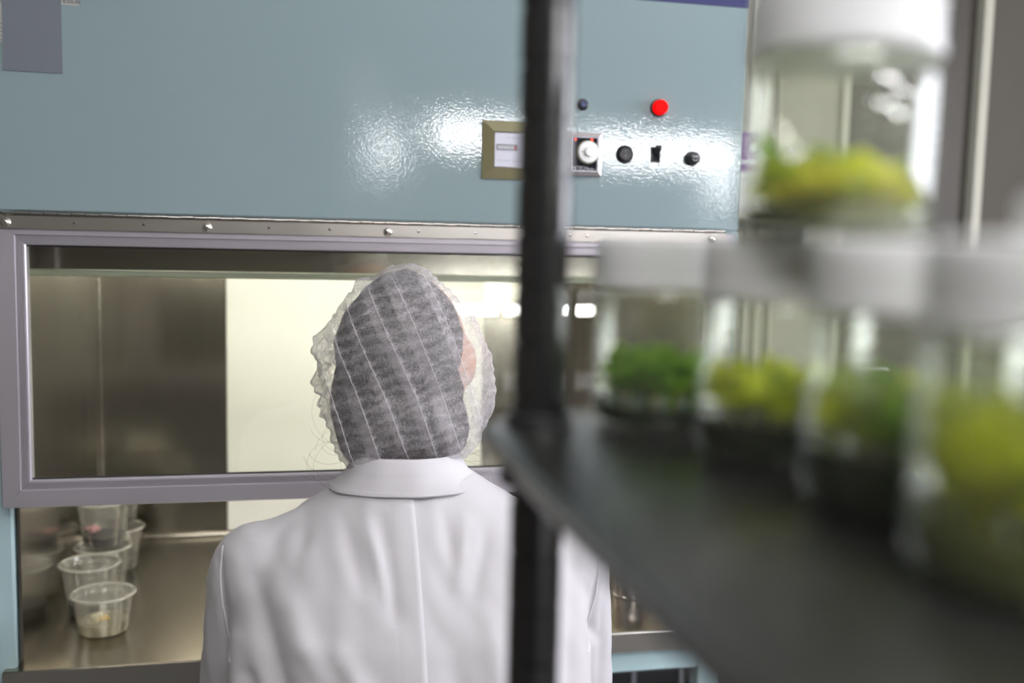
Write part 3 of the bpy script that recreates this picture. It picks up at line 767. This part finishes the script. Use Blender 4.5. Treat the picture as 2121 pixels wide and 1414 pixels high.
def make_shelf(z):
    bm = bmesh.new()
    for poly, z0, z1 in ((shelf_outline(0.0), z - 0.007, z - 0.0002), ):
        mb = MB().prism(poly, z0, z1)
    me = mb.mesh('x'); bm.from_mesh(me)
    bmesh.ops.bevel(bm, geom=[e for e in bm.edges if abs(e.verts[0].co.z - e.verts[1].co.z) < 1e-6], offset=0.0028, segments=3, profile=0.5, affect='EDGES')
    bm.to_mesh(me); bm.free()
    me.transform(Matrix.Translation(-su.location))
    s1 = obj('shelf_board', me, 'shelf_mat', su, angle=30)
    # folded side skirt with a rolled lower rail
    o = shelf_outline(0.0125); q = shelf_outline(0.0155)
    n_ = len(o); P = []
    ring = [(x, y, z - 0.007) for x, y in o]; rin = [(x, y, z - 0.019) for x, y in o]; ri2 = [(x, y, z - 0.019) for x, y in q]; ri3 = [(x, y, z - 0.007) for x, y in q]
    mb = MB(); vs = ring + rin + ri2 + ri3; fs = []
    for r in range(3):
        for k in range(n_): fs.append((r * n_ + k, r * n_ + (k + 1) % n_, (r + 1) * n_ + (k + 1) % n_, (r + 1) * n_ + k))
    mb.add(vs, fs)
    obj('skirt', mb, 'black_epoxy', s1, angle=20)
    lo = [(x, y, z - 0.0195) for x, y in shelf_outline(0.0140)]
    obj('lower_rail', MB().tube(lo + [lo[0]], 0.0024, 8, cap=False), 'black_epoxy', s1)
    for (px, py) in PX:
        obj('collar', MB().lathe([(0.0129, 0.006), (0.0148, 0.0055), (0.0156, 0.0035), (0.0185, -0.026), (0.0185, -0.028), (0.0129, -0.028)], 28, px, py, z), 'black_plastic', s1)
    return s1
make_shelf(ZS)
make_shelf(0.30)

# ------------------------------------------------------------------ culture jars
JR, JH = 0.0345, 0.070        # body radius, height to the shoulder
LZ0, LZ1 = 0.0645, 0.0880     # lid
jar_pr = [(0.0001, 0.0012), (JR * 0.70, 0.0012), (JR * 0.80, 0.0), (JR * 0.93, 0.0008), (JR, 0.005), (JR, 0.056), (JR * 0.985, 0.061), (JR * 0.93, 0.0645), (JR * 0.90, 0.0655), (JR * 0.90, 0.0848),
          (JR * 0.86, 0.0848), (JR * 0.86, 0.0650), (JR * 0.91, 0.0625), (JR * 0.955, 0.058), (JR * 0.955, 0.006), (JR * 0.90, 0.0032), (0.0001, 0.0030)]
def lid_mesh():
    pr = [(0.0001, 0.0850), (JR * 0.915, 0.0850), (JR * 0.915, LZ0 + 0.0006), (JR * 0.985, LZ0 + 0.0004), (JR * 1.0, LZ0 + 0.0015), (JR * 1.0, LZ0 + 0.0045), (JR * 0.975, LZ0 + 0.0055), (JR * 0.975, LZ1 - 0.004), (JR * 0.95, LZ1 - 0.0010), (JR * 0.90, LZ1), (JR * 0.80, LZ1), (JR * 0.78, LZ1 - 0.0008), (0.0001, LZ1 - 0.0008)]
    return MB().lathe(pr, 72)
def leaf_blade(mb, base, az, el, L, W, curl, rnd):
    """one pointed oval leaf with a folded midrib"""
    P = []
    side = Vector((-math.sin(az), math.cos(az), 0))
    p = Vector(base); n_ = 6
    for i in range(n_ + 1):
        t = i / n_
        wdt = W * (math.sin(PI * min(1.0, t * 0.92 + 0.06)) ** 0.8)
        e = el - curl * t
        d_ = Vector((math.cos(az) * math.cos(e), math.sin(az) * math.cos(e), math.sin(e)))
        up = d_.cross(side) * -1
        P.append([tuple(p - side * wdt + up * wdt * 0.35), tuple(p), tuple(p + side * wdt + up * wdt * 0.35)])
        p = p + d_ * (L / n_)
    mb.grid(P)
def plantlet(rnd, x, y, z, h, n, L, W):
    mb = MB()
    tx, ty = x + rnd.uniform(-0.003, 0.003), y + rnd.uniform(-0.003, 0.003)
    mb.tube([(x, y, z - 0.003), ((x + tx) / 2, (y + ty) / 2, z + h * 0.5), (tx, ty, z + h)], [0.0010, 0.0009, 0.0006], 6)
    lim = JR * 0.93
    for k in range(n):
        t = 0.25 + 0.75 * (k + 1) / n
        az = k * 2.4 + rnd.uniform(-0.4, 0.4)
        l_ = L * rnd.uniform(0.7, 1.15)
        b_ = (x + (tx - x) * t, y + (ty - y) * t, z + h * t)
        # keep the blade within the glass
        ex, ey = b_[0] + math.cos(az) * l_ * 0.85, b_[1] + math.sin(az) * l_ * 0.85
        if math.hypot(ex, ey) > lim:
            l_ *= max(0.35, (lim - math.hypot(b_[0], b_[1])) / (0.85 * l_ + 1e-6)) if math.hypot(b_[0], b_[1]) < lim else 0.3
        leaf_blade(mb, b_, az, rnd.uniform(0.3, 1.2), l_, W * rnd.uniform(0.7, 1.1), rnd.uniform(0.3, 1.3), rnd)
    fl = []
    for (a, b2, c2) in mb.v:
        r = math.hypot(a, b2)
        if r > lim: a, b2 = a * lim / r, b2 * lim / r
        fl.append((a, b2, min(c2, 0.063)))
    mb.v = fl
    return mb
jar_me = MB().lathe(jar_pr, 56).mesh('jar_wall'); fix_normals(jar_me); smooth(jar_me, 50); jar_me.materials.append(MATS['jar_clear'])
lid_me = lid_mesh().mesh('lid'); fix_normals(lid_me); smooth(lid_me, 35)
def jar(loc, label, lidmat, gel_h, gelmat, plants, seed, group='culture jars of green plantlets on the black shelf', rot=(0, 0, 0)):
    t = thing('culture_jar', loc, label, 'jar', group, rot)
    o = bpy.data.objects.new('jar_wall', jar_me); C.objects.link(o); o.parent = t
    lm = lid_me.copy(); lm.materials.append(MATS[lidmat])
    o = bpy.data.objects.new('lid', lm); C.objects.link(o); o.parent = t
    obj('gel', MB().lathe([(0.0001, 0.0034), (JR * 0.88, 0.0036), (JR * 0.95, 0.0065), (JR * 0.95, gel_h + 0.0012), (JR * 0.88, gel_h), (0.0001, gel_h)], 40), gelmat, t, local=True)
    rnd = random.Random(seed)
    for k, (mt, h, n, L, W) in enumerate(plants):
        a = k * 2.399 + rnd.uniform(-0.2, 0.2); r = JR * 0.68 * math.sqrt((k + 0.4) / len(plants))
        obj('plantlet', plantlet(rnd, r * math.cos(a), r * math.sin(a), gel_h, h, n, L, W), mt, t, local=True, angle=80)
    return t
def mix(spec):
    out = []
    for mt, cnt, h, n, L, W in spec: out += [(mt, h * (0.75 + 0.5 * random.random()), n, L, W) for _ in range(cnt)]
    random.shuffle(out); return out
random.seed(11)
J1 = (0.1740, 0.447); J2 = (0.1935, 0.365); J3 = (0.1990, 0.288); J4 = (0.1890, 0.213)
zj = ZS + 0.0005
jar((*J1, zj), 'jar at the far end of the row with dark green plantlets, beside the post', 'lid_white', 0.010, 'gel_dark', mix([('leaf_green', 13, 0.016, 8, 0.019, 0.0058), ('leaf_lime', 3, 0.014, 6, 0.014, 0.006), ('leaf_yellow', 2, 0.006, 4, 0.012, 0.004)]), 21)
jar((*J2, zj), 'second jar from the post, lime plantlets above dark gel', 'lid_white', 0.017, 'gel_dark', mix([('leaf_lime', 15, 0.011, 8, 0.016, 0.0072), ('leaf_green', 4, 0.010, 6, 0.015, 0.006), ('leaf_yellow', 3, 0.010, 6, 0.014, 0.006)]), 22)
jar((*J3, zj), 'third jar from the post, lime and pale green plantlets', 'lid_white', 0.020, 'gel_dark', mix([('leaf_lime', 14, 0.012, 8, 0.017, 0.0075), ('leaf_pale', 5, 0.014, 7, 0.016, 0.007), ('leaf_green', 3, 0.013, 7, 0.016, 0.006), ('leaf_yellow', 3, 0.011, 7, 0.015, 0.006)]), 23)
jar((*J4, zj), 'nearest jar of the row, at the right edge, full of yellow-green plantlets', 'lid_white', 0.016, 'gel_olive', mix([('leaf_lime', 20, 0.020, 10, 0.018, 0.0080), ('leaf_yellow', 8, 0.016, 9, 0.016, 0.007), ('leaf_green', 3, 0.022, 7, 0.016, 0.006)]), 24)
random.seed(5)
jar((0.1955, 0.338, zj + LZ1 + 0.0008), 'jar standing on top of the row of jars with yellow-green plantlets', 'lid_milky', 0.009, 'gel_olive', mix([('leaf_lime', 15, 0.012, 8, 0.016, 0.0072), ('leaf_yellow', 10, 0.009, 8, 0.015, 0.007), ('leaf_green', 3, 0.017, 7, 0.015, 0.005), ('leaf_pale', 3, 0.017, 6, 0.013, 0.005)]), 25, rot=(math.radians(-0.6), math.radians(1.5), 0))
# a spare lid lying on the nearest jar
lm = lid_me.copy(); lm.transform(Matrix.Diagonal((1, 1, 0.5, 1)) @ Matrix.Translation((0, 0, -LZ0))); lm.materials.append(MATS['lid_white'])
sl = bpy.data.objects.new('jar_lid', lm); C.objects.link(sl)
sl.location = (0.2180, 0.2150, zj + LZ1 + 0.0006)
tag(sl, 'loose shallow white lid lying on top of the nearest jar', 'lid')

# ------------------------------------------------------------------ the person at the cabinet
CXP = 0.128
person = thing('person', (CXP, 1.02, 0.0), 'person seen from behind in white lab coat and sheer hairnet, seated at the cabinet', 'person')
HC = Vector((0.123, 1.112, 1.183))     # middle of the hairnet
HR = Vector((0.9766, -0.2150, 0.0)); HU = Vector((0.0, 0.0, 1.0)); HF = HU.cross(HR)   # the head is turned a little to the right
PXM = 0.000541                          # metres for one unit of the outline below
NET = [(838, 552), (880, 560), (915, 590), (955, 632), (985, 665), (1003, 705), (1014, 725), (1020, 760), (1027, 800), (1026, 835), (1014, 868), (1003, 890), (1000, 910), (985, 930), (950, 944), (905, 946), (870, 950), (845, 954), (820, 962), (795, 969), (766, 975), (745, 960), (720, 938), (700, 905), (688, 878), (672, 850), (667, 825), (655, 805), (650, 790), (660, 770), (668, 750), (650, 737), (655, 715), (680, 680), (700, 655), (715, 635), (728, 610), (740, 590), (765, 583), (785, 573), (810, 560)]
HAIR = [(838, 562), (880, 578), (915, 606), (945, 650), (962, 700), (955, 760), (962, 830), (980, 885), (972, 920), (930, 940), (850, 947), (800, 958), (766, 966), (730, 938), (705, 890), (695, 850), (692, 800), (705, 760), (695, 715), (712, 665), (750, 610), (795, 576)]
OC = (838, 760)
def radial(poly):
    pts = sorted((math.atan2(-(y - OC[1]), x - OC[0]), math.hypot(x - OC[0], y - OC[1]) * PXM) for x, y in poly)
    ang = np.array([p[0] for p in pts]); rad = np.array([p[1] for p in pts])
    ang = np.concatenate([ang - 2 * PI, ang, ang + 2 * PI]); rad = np.concatenate([rad] * 3)
    return lambda a: float(np.interp(a, ang, rad))
netR = radial(NET); hairR = radial(HAIR)
def head_surface(rad_f, back, front, th_max, nth, nph, disp=None):
    rows = []
    for i in range(nth + 1):
        th = th_max * i / nth
        row = []
        for k in range(nph):
            ph = -PI + 2 * PI * k / nph
            R0 = rad_f(ph)
            s = math.sin(th); c = math.cos(th)
            blend = min(1.0, s * 1.0)
            Rm = R0 * (blend ** 3) + (0.098 + 0.35 * (R0 - 0.098)) * (1 - blend ** 3)
            a, u = Rm * s * math.cos(ph), Rm * s * math.sin(ph)
            dpt = -(back if c > 0 else front) * c
            lean = 0.55 * min(0.0, u + 0.02)
            p = HC + HR * a + HU * u + HF * (dpt + lean)
            if disp is not None:
                nrm = (HR * (s * math.cos(ph)) + HU * (s * math.sin(ph)) - HF * c).normalized()
                p = p + nrm * disp(a, u, th, ph)
            row.append(tuple(p))
        rows.append(row)
    return rows
def wrap_grid(rows, cap=False):
    mb = MB(); m_, n_ = len(rows), len(rows[0])
    mb.add([p for r in rows for p in r], [(i * n_ + j, i * n_ + (j + 1) % n_, (i + 1) * n_ + (j + 1) % n_, (i + 1) * n_ + j) for i in range(m_ - 1) for j in range(n_)])
    if cap: mb.f.append(tuple((m_ - 1) * n_ + j for j in range(n_)))
    return mb
# pleats run from upper left to lower right; crinkles cross them
TA = math.radians(66)
DV = (math.cos(-TA), math.sin(-TA)); DU = (math.sin(TA), math.cos(TA))
def net_disp(a, u, th, ph):
    q = a * DU[0] + u * DU[1]; v_ = a * DV[0] + u * DV[1]
    wob = 0.004 * mnoise.noise(Vector((q * 20, v_ * 9, 1.7)))
    s = (q + wob + 0.9 * v_ * v_ + 0.3) / 0.0285
    saw = s - math.floor(s)
    d1 = 0.0022 * (saw ** 1.5)
    edge = min(1.0, max(0.0, (-a - 0.030) / 0.05))
    cr = math.sin((v_ + q * 0.25 + 0.006 * mnoise.noise(Vector((q * 30, v_ * 30, 5.1)))) * 2 * PI / 0.0125)
    amp = 0.0004 + 0.0012 * max(0, mnoise.noise(Vector((q * 22, v_ * 14, 9.3))) + 0.35) + 0.0008 * edge
    d2 = amp * cr
    d3 = 0.0030 * mnoise.noise(Vector((a * 38, u * 38, th * 2)))
    tail = 0.0
    return d1 + d2 + d3 + tail
net_mb = wrap_grid(head_surface(netR, 0.098, 0.085, math.radians(118), 150, 300, net_disp))
hairnet = obj('hairnet', net_mb, 'net_fibre', person, angle=180)
hairnet['label'] = 'sheer white pleated hairnet'
# folded edges of the pleats, lying on the net
nbv = BVHTree.FromPolygons([Vector(p) for p in net_mb.v], net_mb.f)
def on_net(q, v_, lift):
    a = q * DU[0] + v_ * DV[0]; u = q * DU[1] + v_ * DV[1]
    org = HC + HR * a + HU * u - HF * 0.4
    h = nbv.ray_cast(org, HF)
    return None if h[0] is None else h[0] - HF * lift
for k in range(-3, 5):
    q0 = (k + 1) * 0.0285 - 0.3 + 0.2850 - 0.0285 * 0 - 0.0015
    run = []
    for i in range(60):
        v_ = -0.115 + 0.23 * i / 59
        q = q0 - 0.9 * v_ * v_ - 0.004 * mnoise.noise(Vector((q0 * 20, v_ * 9, 1.7)))
        p = on_net(q, v_, 0.0004)
        if p is not None: run.append(p)
    lay = []
    for i in range(60):
        v_ = -0.115 + 0.23 * i / 59; row = []
        for j in range(5):
            q = q0 - 0.9 * v_ * v_ - 0.004 * mnoise.noise(Vector((q0 * 20, v_ * 9, 1.7))) - (0.0095 + 0.003 * math.sin(k * 2.1)) * (1 - j / 4)
            row.append(on_net(q, v_, 0.0003 + 0.0006 * j / 4))
        if None not in row: lay.append([tuple(p) for p in row])
    if len(lay) > 12:
        obj('pleat_layer', MB().grid(lay[1:-1]), 'net_fibre', hairnet, angle=180)
    if len(run) > 12:
        obj('pleat_fold', MB().tube(run[2:-2], 0.00028, 6), 'net_fold', hairnet)
hair = obj('hair', wrap_grid(head_surface(hairR, 0.088, 0.05, math.radians(112), 60, 96, lambda a, u, th, ph: 0.002 * mnoise.noise(Vector((a * 60, u * 60, 3)))), True), 'hair_dark', person, angle=180)
# loose strands at the nape
rnd = random.Random(4); smb = MB()
for k in range(46):
    left = k % 2
    bx, bz = (0.062, 1.100) if left else (0.180, 1.094)
    p = Vector((bx + rnd.uniform(-0.008, 0.008), 1.075 + rnd.uniform(-0.02, 0.02), bz + rnd.uniform(-0.012, 0.018)))
    ang = rnd.uniform(0, 2 * PI); rad = rnd.uniform(0.006, 0.020); turn = rnd.choice((-1, 1)) * rnd.uniform(2.0, 5.0)
    pts = []
    for i in range(12):
        pts.append(p.copy()); ang += turn / 12
        p = p + Vector((math.cos(ang) * rad * 0.42 + (-0.0012 if left else 0.0014), rnd.uniform(-0.0006, 0.0006), math.sin(ang) * rad * 0.42 - 0.0008))
    smb.tube(pts, 0.00012, 4)
tag(obj('stray_hair', smb, 'hair_strand', hair, angle=180), kind='stuff')

# the body: one continuous figure
B = MB()
hb = Vector((0.126, 1.128, 1.185))
B.ball(hb, 0.073, 0.090, 0.100)                                  # skull
B.ball(hb + Vector((0.004, 0.030, -0.055)), 0.056, 0.062, 0.060)  # jaw
B.ball(hb + Vector((0.008, 0.084, -0.095)), 0.022, 0.018, 0.018)  # chin
B.capsule(hb + Vector((0.010, 0.088, -0.005)), hb + Vector((0.012, 0.104, -0.035)), 0.007, 0.011)  # nose
B.ball(hb + Vector((0.012, 0.093, -0.063)), 0.020, 0.010, 0.008)  # mouth
B.capsule(hb + Vector((-0.030, 0.083, 0.022)), hb + Vector((0.045, 0.081, 0.022)), 0.010, 0.010)  # brow
B.ball(hb + Vector((0.070, -0.004, -0.002)), 0.012, 0.020, 0.027)  # ears
B.ball(hb + Vector((-0.066, 0.010, -0.010)), 0.012, 0.018, 0.029)
B.capsule(hb + Vector((0, -0.01, -0.05)), (CXP, 1.062, 1.02), 0.050, 0.055)
B.ball((CXP, 1.035, 0.93), 0.165, 0.090, 0.13); B.ball((CXP, 1.00, 0.72), 0.145, 0.10, 0.17); B.ball((CXP, 0.99, 0.605), 0.165, 0.12, 0.11)
SHO = {}
for sgn in (-1, 1):
    sho = Vector((CXP + sgn * 0.158 + (0.006 if sgn > 0 else 0), 1.040, 0.972)); elb = Vector((CXP + sgn * 0.172 + (0.016 if sgn > 0 else 0), 1.10, 0.785)); wri = Vector((CXP + sgn * 0.10, 1.470, 0.800))
    SHO[sgn] = (sho, elb, wri)
    B.capsule(sho, elb, 0.046, 0.038); B.capsule(elb, wri, 0.038, 0.026)
    fw = (wri - elb).normalized(); palm = wri + fw * 0.045
    B.ball(palm, 0.038, 0.050, 0.015, rot=Matrix.Rotation(math.atan2(fw.y, fw.x) - PI / 2, 3, 'Z'))
    B.capsule(wri - fw * 0.01, palm, 0.024, 0.018)
    lat = Vector((fw.y, -fw.x, 0)).normalized()
    for j, (o_, L_) in enumerate(((-0.027, 0.062), (-0.009, 0.072), (0.009, 0.068), (0.027, 0.054))):
        k0 = palm + fw * 0.040 + lat * o_
        k1 = k0 + fw * L_ * 0.5 + Vector((0, 0, 0.004)); k2 = k1 + fw * L_ * 0.32 + Vector((0, 0, -0.018)); k3 = k2 + fw * L_ * 0.12 + Vector((0, 0, -0.016))
        B.capsule(k0 - fw * 0.01, k1, 0.0092, 0.0084, 10); B.capsule(k1, k2, 0.0084, 0.0076, 10); B.capsule(k2, k3, 0.0076, 0.0066, 10)
    t0 = palm - fw * 0.012 - lat * sgn * 0.034; t1 = t0 + fw * 0.028 - lat * sgn * 0.022 + Vector((0, 0, -0.008)); t2 = t1 + fw * 0.028 + Vector((0, 0, -0.008))
    B.capsule(t0 + lat * sgn * 0.012, t1, 0.0125, 0.0098, 10); B.capsule(t1, t2, 0.0098, 0.0078, 10)
    hip = Vector((CXP + sgn * 0.085, 1.0, 0.555)); kne = Vector((CXP + sgn * 0.11, 1.40, 0.545)); ank = Vector((CXP + sgn * 0.11, 1.34, 0.115))
    B.capsule(hip, kne, 0.070, 0.050); B.capsule(kne, ank, 0.048, 0.034); B.capsule(ank, ank + Vector((0, 0.13, -0.065)), 0.034, 0.026)
body = obj('body', remesh(B, 0.0042, 4), 'skin', None)
body.data.transform(Matrix.Translation(-person.location)); body.parent = person
for sgn in (-1, 1):
    obj('eye', MB().ball(hb + Vector((0.008 + sgn * 0.030, 0.078, 0.004)), 0.0105, 0.0105, 0.009), 'eye_white', person)
# lab coat
T = MB(); rings = []
TOR = [(0.500, 1.000, 0.205, 0.150), (0.56, 1.000, 0.200, 0.145), (0.66, 1.000, 0.188, 0.132), (0.76, 1.006, 0.186, 0.128), (0.86, 1.016, 0.190, 0.124), (0.93, 1.026, 0.190, 0.116), (0.975, 1.036, 0.182, 0.104), (1.010, 1.044, 0.160, 0.090), (1.035, 1.050, 0.122, 0.078), (1.052, 1.055, 0.092, 0.068), (1.075, 1.060, 0.062, 0.056)]
for z, cy, hw, hd in TOR:
    row = []
    for k in range(64):
        a = 2 * PI * k / 64
        ca, sa = math.cos(a), math.sin(a); e = 2 / 2.5
        row.append((CXP + hw * math.copysign(abs(ca) ** e, ca), cy + hd * math.copysign(abs(sa) ** e, sa), z))
    rings.append(row)
T = wrap_grid(rings); T.f.append(tuple(range(64))); T.f.append(tuple((len(TOR) - 1) * 64 + k for k in range(64)))
for sgn in (-1, 1):
    sho, elb, wri = SHO[sgn]
    T.ball(sho + Vector((-sgn * 0.006, 0.0, 0.000)), 0.058, 0.062, 0.052)
    T.capsule((CXP + sgn * 0.055, 1.050, 1.022), sho + Vector((-sgn * 0.012, 0, 0.012)), 0.040, 0.043)
    T.capsule(sho, elb + Vector((0, 0, 0.0)), 0.056, 0.060); T.capsule(elb, wri - (wri - elb).normalized() * 0.03, 0.058, 0.044)
coat_me = remesh(T, 0.0045, 8)
# folds, pressed along lines of the cloth (x, z from, x, z to, half width, height)
FOLDS = [(-0.035, 0.985, 0.020, 0.80, 0.012, -0.006), (0.000, 0.965, 0.060, 0.78, 0.013, 0.006), (0.010, 0.920, 0.100, 0.76, 0.011, -0.006), (0.045, 0.930, 0.125, 0.79, 0.010, 0.004),
         (-0.055, 0.930, -0.045, 0.76, 0.009, 0.005), (-0.040, 0.900, -0.012, 0.74, 0.008, -0.006), (0.052, 1.040, 0.066, 0.985, 0.007, -0.004), (0.072, 1.045, 0.090, 0.980, 0.006, 0.004), (0.088, 1.042, 0.098, 0.960, 0.006, -0.004),
         (0.150, 1.045, 0.158, 1.000, 0.006, -0.003), (0.172, 1.040, 0.160, 0.985, 0.007, 0.003), (0.195, 1.030, 0.175, 0.975, 0.007, -0.003), (0.02, 1.045, 0.005, 1.01, 0.007, -0.004),
         (0.285, 0.985, 0.268, 0.80, 0.010, -0.005), (0.255, 0.96, 0.235, 0.76, 0.010, 0.004), (0.150, 0.93, 0.185, 0.76, 0.014, -0.003), (0.19, 0.95, 0.215, 0.78, 0.012, 0.003),
         (-0.072, 0.995, -0.058, 0.85, 0.005, -0.006), (0.322, 0.985, 0.312, 0.86, 0.005, -0.006), (0.305, 0.93, 0.330, 0.89, 0.006, -0.006), (-0.085, 0.94, -0.08, 0.80, 0.006, 0.004), (0.335, 0.95, 0.340, 0.80, 0.006, -0.004)]
nv = len(coat_me.vertices)
co = np.empty(nv * 3); coat_me.vertices.foreach_get('co', co); co = co.reshape(-1, 3)
no = np.empty(nv * 3); coat_me.vertex_normals.foreach_get('vector', no); no = no.reshape(-1, 3)
disp = np.zeros(nv)
backw = np.clip((-no[:, 1] - 0.05) * 3, 0, 1)
for x0, z0, x1, z1, hw, h in FOLDS:
    dx_, dz_ = x1 - x0, z1 - z0; L2 = dx_ * dx_ + dz_ * dz_
    t = ((co[:, 0] - x0) * dx_ + (co[:, 2] - z0) * dz_) / L2
    tc = np.clip(t, 0, 1)
    dd = np.hypot(co[:, 0] - (x0 + tc * dx_), co[:, 2] - (z0 + tc * dz_))
    tap = np.where((t > -0.2) & (t < 1.4), np.sin(np.clip(tc, 0.02, 0.98) * PI * 0.8 + 0.25) ** 0.6, 0)
    disp += (1.5 if hw > 0.0075 else 0.8) * h * np.exp(-(dd / hw) ** 2) * tap * backw
for i in range(nv):
    p = co[i]
    disp[i] += 0.0022 * mnoise.noise(Vector((p[0] * 16, p[1] * 16, p[2] * 6))) + 0.0014 * mnoise.noise(Vector((p[0] * 48 + p[2] * 14, p[1] * 40, p[2] * 22)))
co += no * disp[:, None]
coat_me.vertices.foreach_set('co', co.ravel()); coat_me.update()
bv = BVHTree.FromPolygons([Vector(p) for p in co], [tuple(p.vertices) for p in coat_me.polygons])
def on_coat(x, z, lift):
    h = bv.ray_cast(Vector((x, 0.5, z)), Vector((0, 1, 0)))
    return None if h[0] is None else (h[0].x, h[0].y - lift, h[0].z)
coat_me.transform(Matrix.Translation(-person.location))
coat = obj('lab_coat', coat_me, 'coat_cloth', person, angle=180)
coat['label'] = 'white cotton lab coat'
# back pleat: a folded strip whose right edge stands proud along the centre seam
P = []
for i in range(110):
    z = 1.060 - 0.50 * i / 109
    xs = 0.1205 + (1.06 - z) * 0.028
    row = []
    for j in range(9):
        t = j / 8
        row.append(on_coat(xs - 0.036 * (1 - t), z, -0.0012 + 0.0030 * t ** 0.8))
    if None in row: continue
    row.append((row[-1][0] + 0.0006, row[-1][1] + 0.0008, row[-1][2])); row.append((row[-1][0] + 0.0002, row[-1][1] + 0.0035, row[-1][2]))
    P.append(row)
obj('back_pleat', MB().grid(P), 'coat_cloth', coat, angle=60)
# armhole seams, stitched beads
for pts in ([(-0.068, 1.012), (-0.070, 0.985), (-0.068, 0.955), (-0.064, 0.93), (-0.058, 0.905)], [(0.318, 1.005), (0.322, 0.98), (0.322, 0.945), (0.316, 0.915), (0.300, 0.895)]):
    run = []
    for (xa, za), (xb, zb_) in zip(pts[:-1], pts[1:]):
        for i in range(8):
            t = i / 8; p = on_coat(xa + (xb - xa) * t, za + (zb_ - za) * t, 0.0003)
            if p: run.append(p)
    if len(run) > 4: obj('armhole_seam', MB().tube(run, 0.0009, 6), 'coat_thread', coat)
# collar: stand and fall, open at the front
cr = []
NA = 72
for i in range(NA + 1):
    a = math.radians(-150 + 300 * i / NA)      # 0 = nape
    sx_, cx_ = math.sin(a), -math.cos(a)
    row = []
    tip = abs(a) / math.radians(150)
    wv = 0.0007 * math.sin(a * 5) + 0.0004 * math.sin(a * 11 + 1)
    top = 1.096 - 0.012 * tip ** 2
    for (r1, r2, z) in ((0.050, 0.046, top - 0.030), (0.052, 0.048, top - 0.004), (0.0545, 0.051, top), (0.058, 0.055, top - 0.002), (0.066, 0.062, top - 0.016), (0.076 + 0.004 * tip, 0.070, top - 0.029), (0.0845, 0.0765, 1.0630 - 0.016 * tip ** 2), (0.0835, 0.0750, 1.0615 - 0.016 * tip ** 2)):
        row.append((CXP - 0.006 + (r1 + wv) * sx_, 1.062 + (r2 + wv) * cx_, z))
    cr.append(row)
obj('collar', MB().grid(cr), 'coat_cloth', coat, angle=50)
st_run = []
for i in range(4, NA - 3):
    a_, b_ = Vector(cr[i][5]), Vector(cr[i][6]); p = a_.lerp(b_, 0.55)
    out = Vector((p.x - CXP + 0.006, p.y - 1.062, 0)).normalized(); st_run.append(p + out * 0.0006)
sm_ = MB()
for i in range(0, len(st_run) - 1):
    a_, b_ = st_run[i], st_run[i + 1]
    sm_.tube([a_.lerp(b_, 0.05), a_.lerp(b_, 0.42)], 0.00035, 5); sm_.tube([a_.lerp(b_, 0.55), a_.lerp(b_, 0.92)], 0.00035, 5)
tag(obj('collar_stitching', sm_, 'coat_thread', coat), kind='stuff')
# trousers and shoes
Q = MB().ball((CXP, 0.99, 0.585), 0.175, 0.125, 0.095)
for sgn in (-1, 1):
    hip = Vector((CXP + sgn * 0.085, 1.0, 0.572)); kne = Vector((CXP + sgn * 0.11, 1.40, 0.552)); ank = Vector((CXP + sgn * 0.11, 1.34, 0.14))
    Q.capsule(hip, kne, 0.078, 0.058); Q.capsule(kne, ank, 0.057, 0.050)
tq = remesh(Q, 0.008, 4); tq.transform(Matrix.Translation(-person.location))
obj('trousers', tq, 'trousers', person, angle=180)
for sgn in (-1, 1):
    sx_ = CXP + sgn * 0.11
    Q = MB().capsule((sx_, 1.315, 0.05), (sx_, 1.50, 0.04), 0.042, 0.038); Q.ball((sx_, 1.335, 0.085), 0.042, 0.05, 0.05)
    q = remesh(Q, 0.006, 3)
    for v_ in q.vertices: v_.co.z = max(v_.co.z, 0.001)
    q.transform(Matrix.Translation(-person.location)); obj('shoe', q, 'shoe', person, angle=60)

# stool
so = thing('lab_stool', (CXP, 1.0, 0.0), 'round black stool under the person in the lab coat', 'stool')
obj('seat', MB().lathe([(0.0001, 0.420), (0.165, 0.420), (0.175, 0.430), (0.175, 0.465), (0.160, 0.480), (0.0001, 0.484)], 40), 'stool_black', so, local=True)
obj('column', MB().lathe([(0.028, 0.09), (0.028, 0.28), (0.017, 0.285), (0.017, 0.4195)], 20), 'chrome', so, local=True)
for k in range(5):
    a = 2 * PI * k / 5 + 0.3
    lg = obj('leg', MB().tube([(0.02 * math.cos(a), 0.02 * math.sin(a), 0.10), (0.25 * math.cos(a), 0.25 * math.sin(a), 0.068)], [0.020, 0.013], 10), 'stool_black', so, local=True)
    obj('caster', MB().ball((0.25 * math.cos(a), 0.25 * math.sin(a), 0.0285), 0.028, 0.016, 0.028), 'stool_black', lg, local=True)
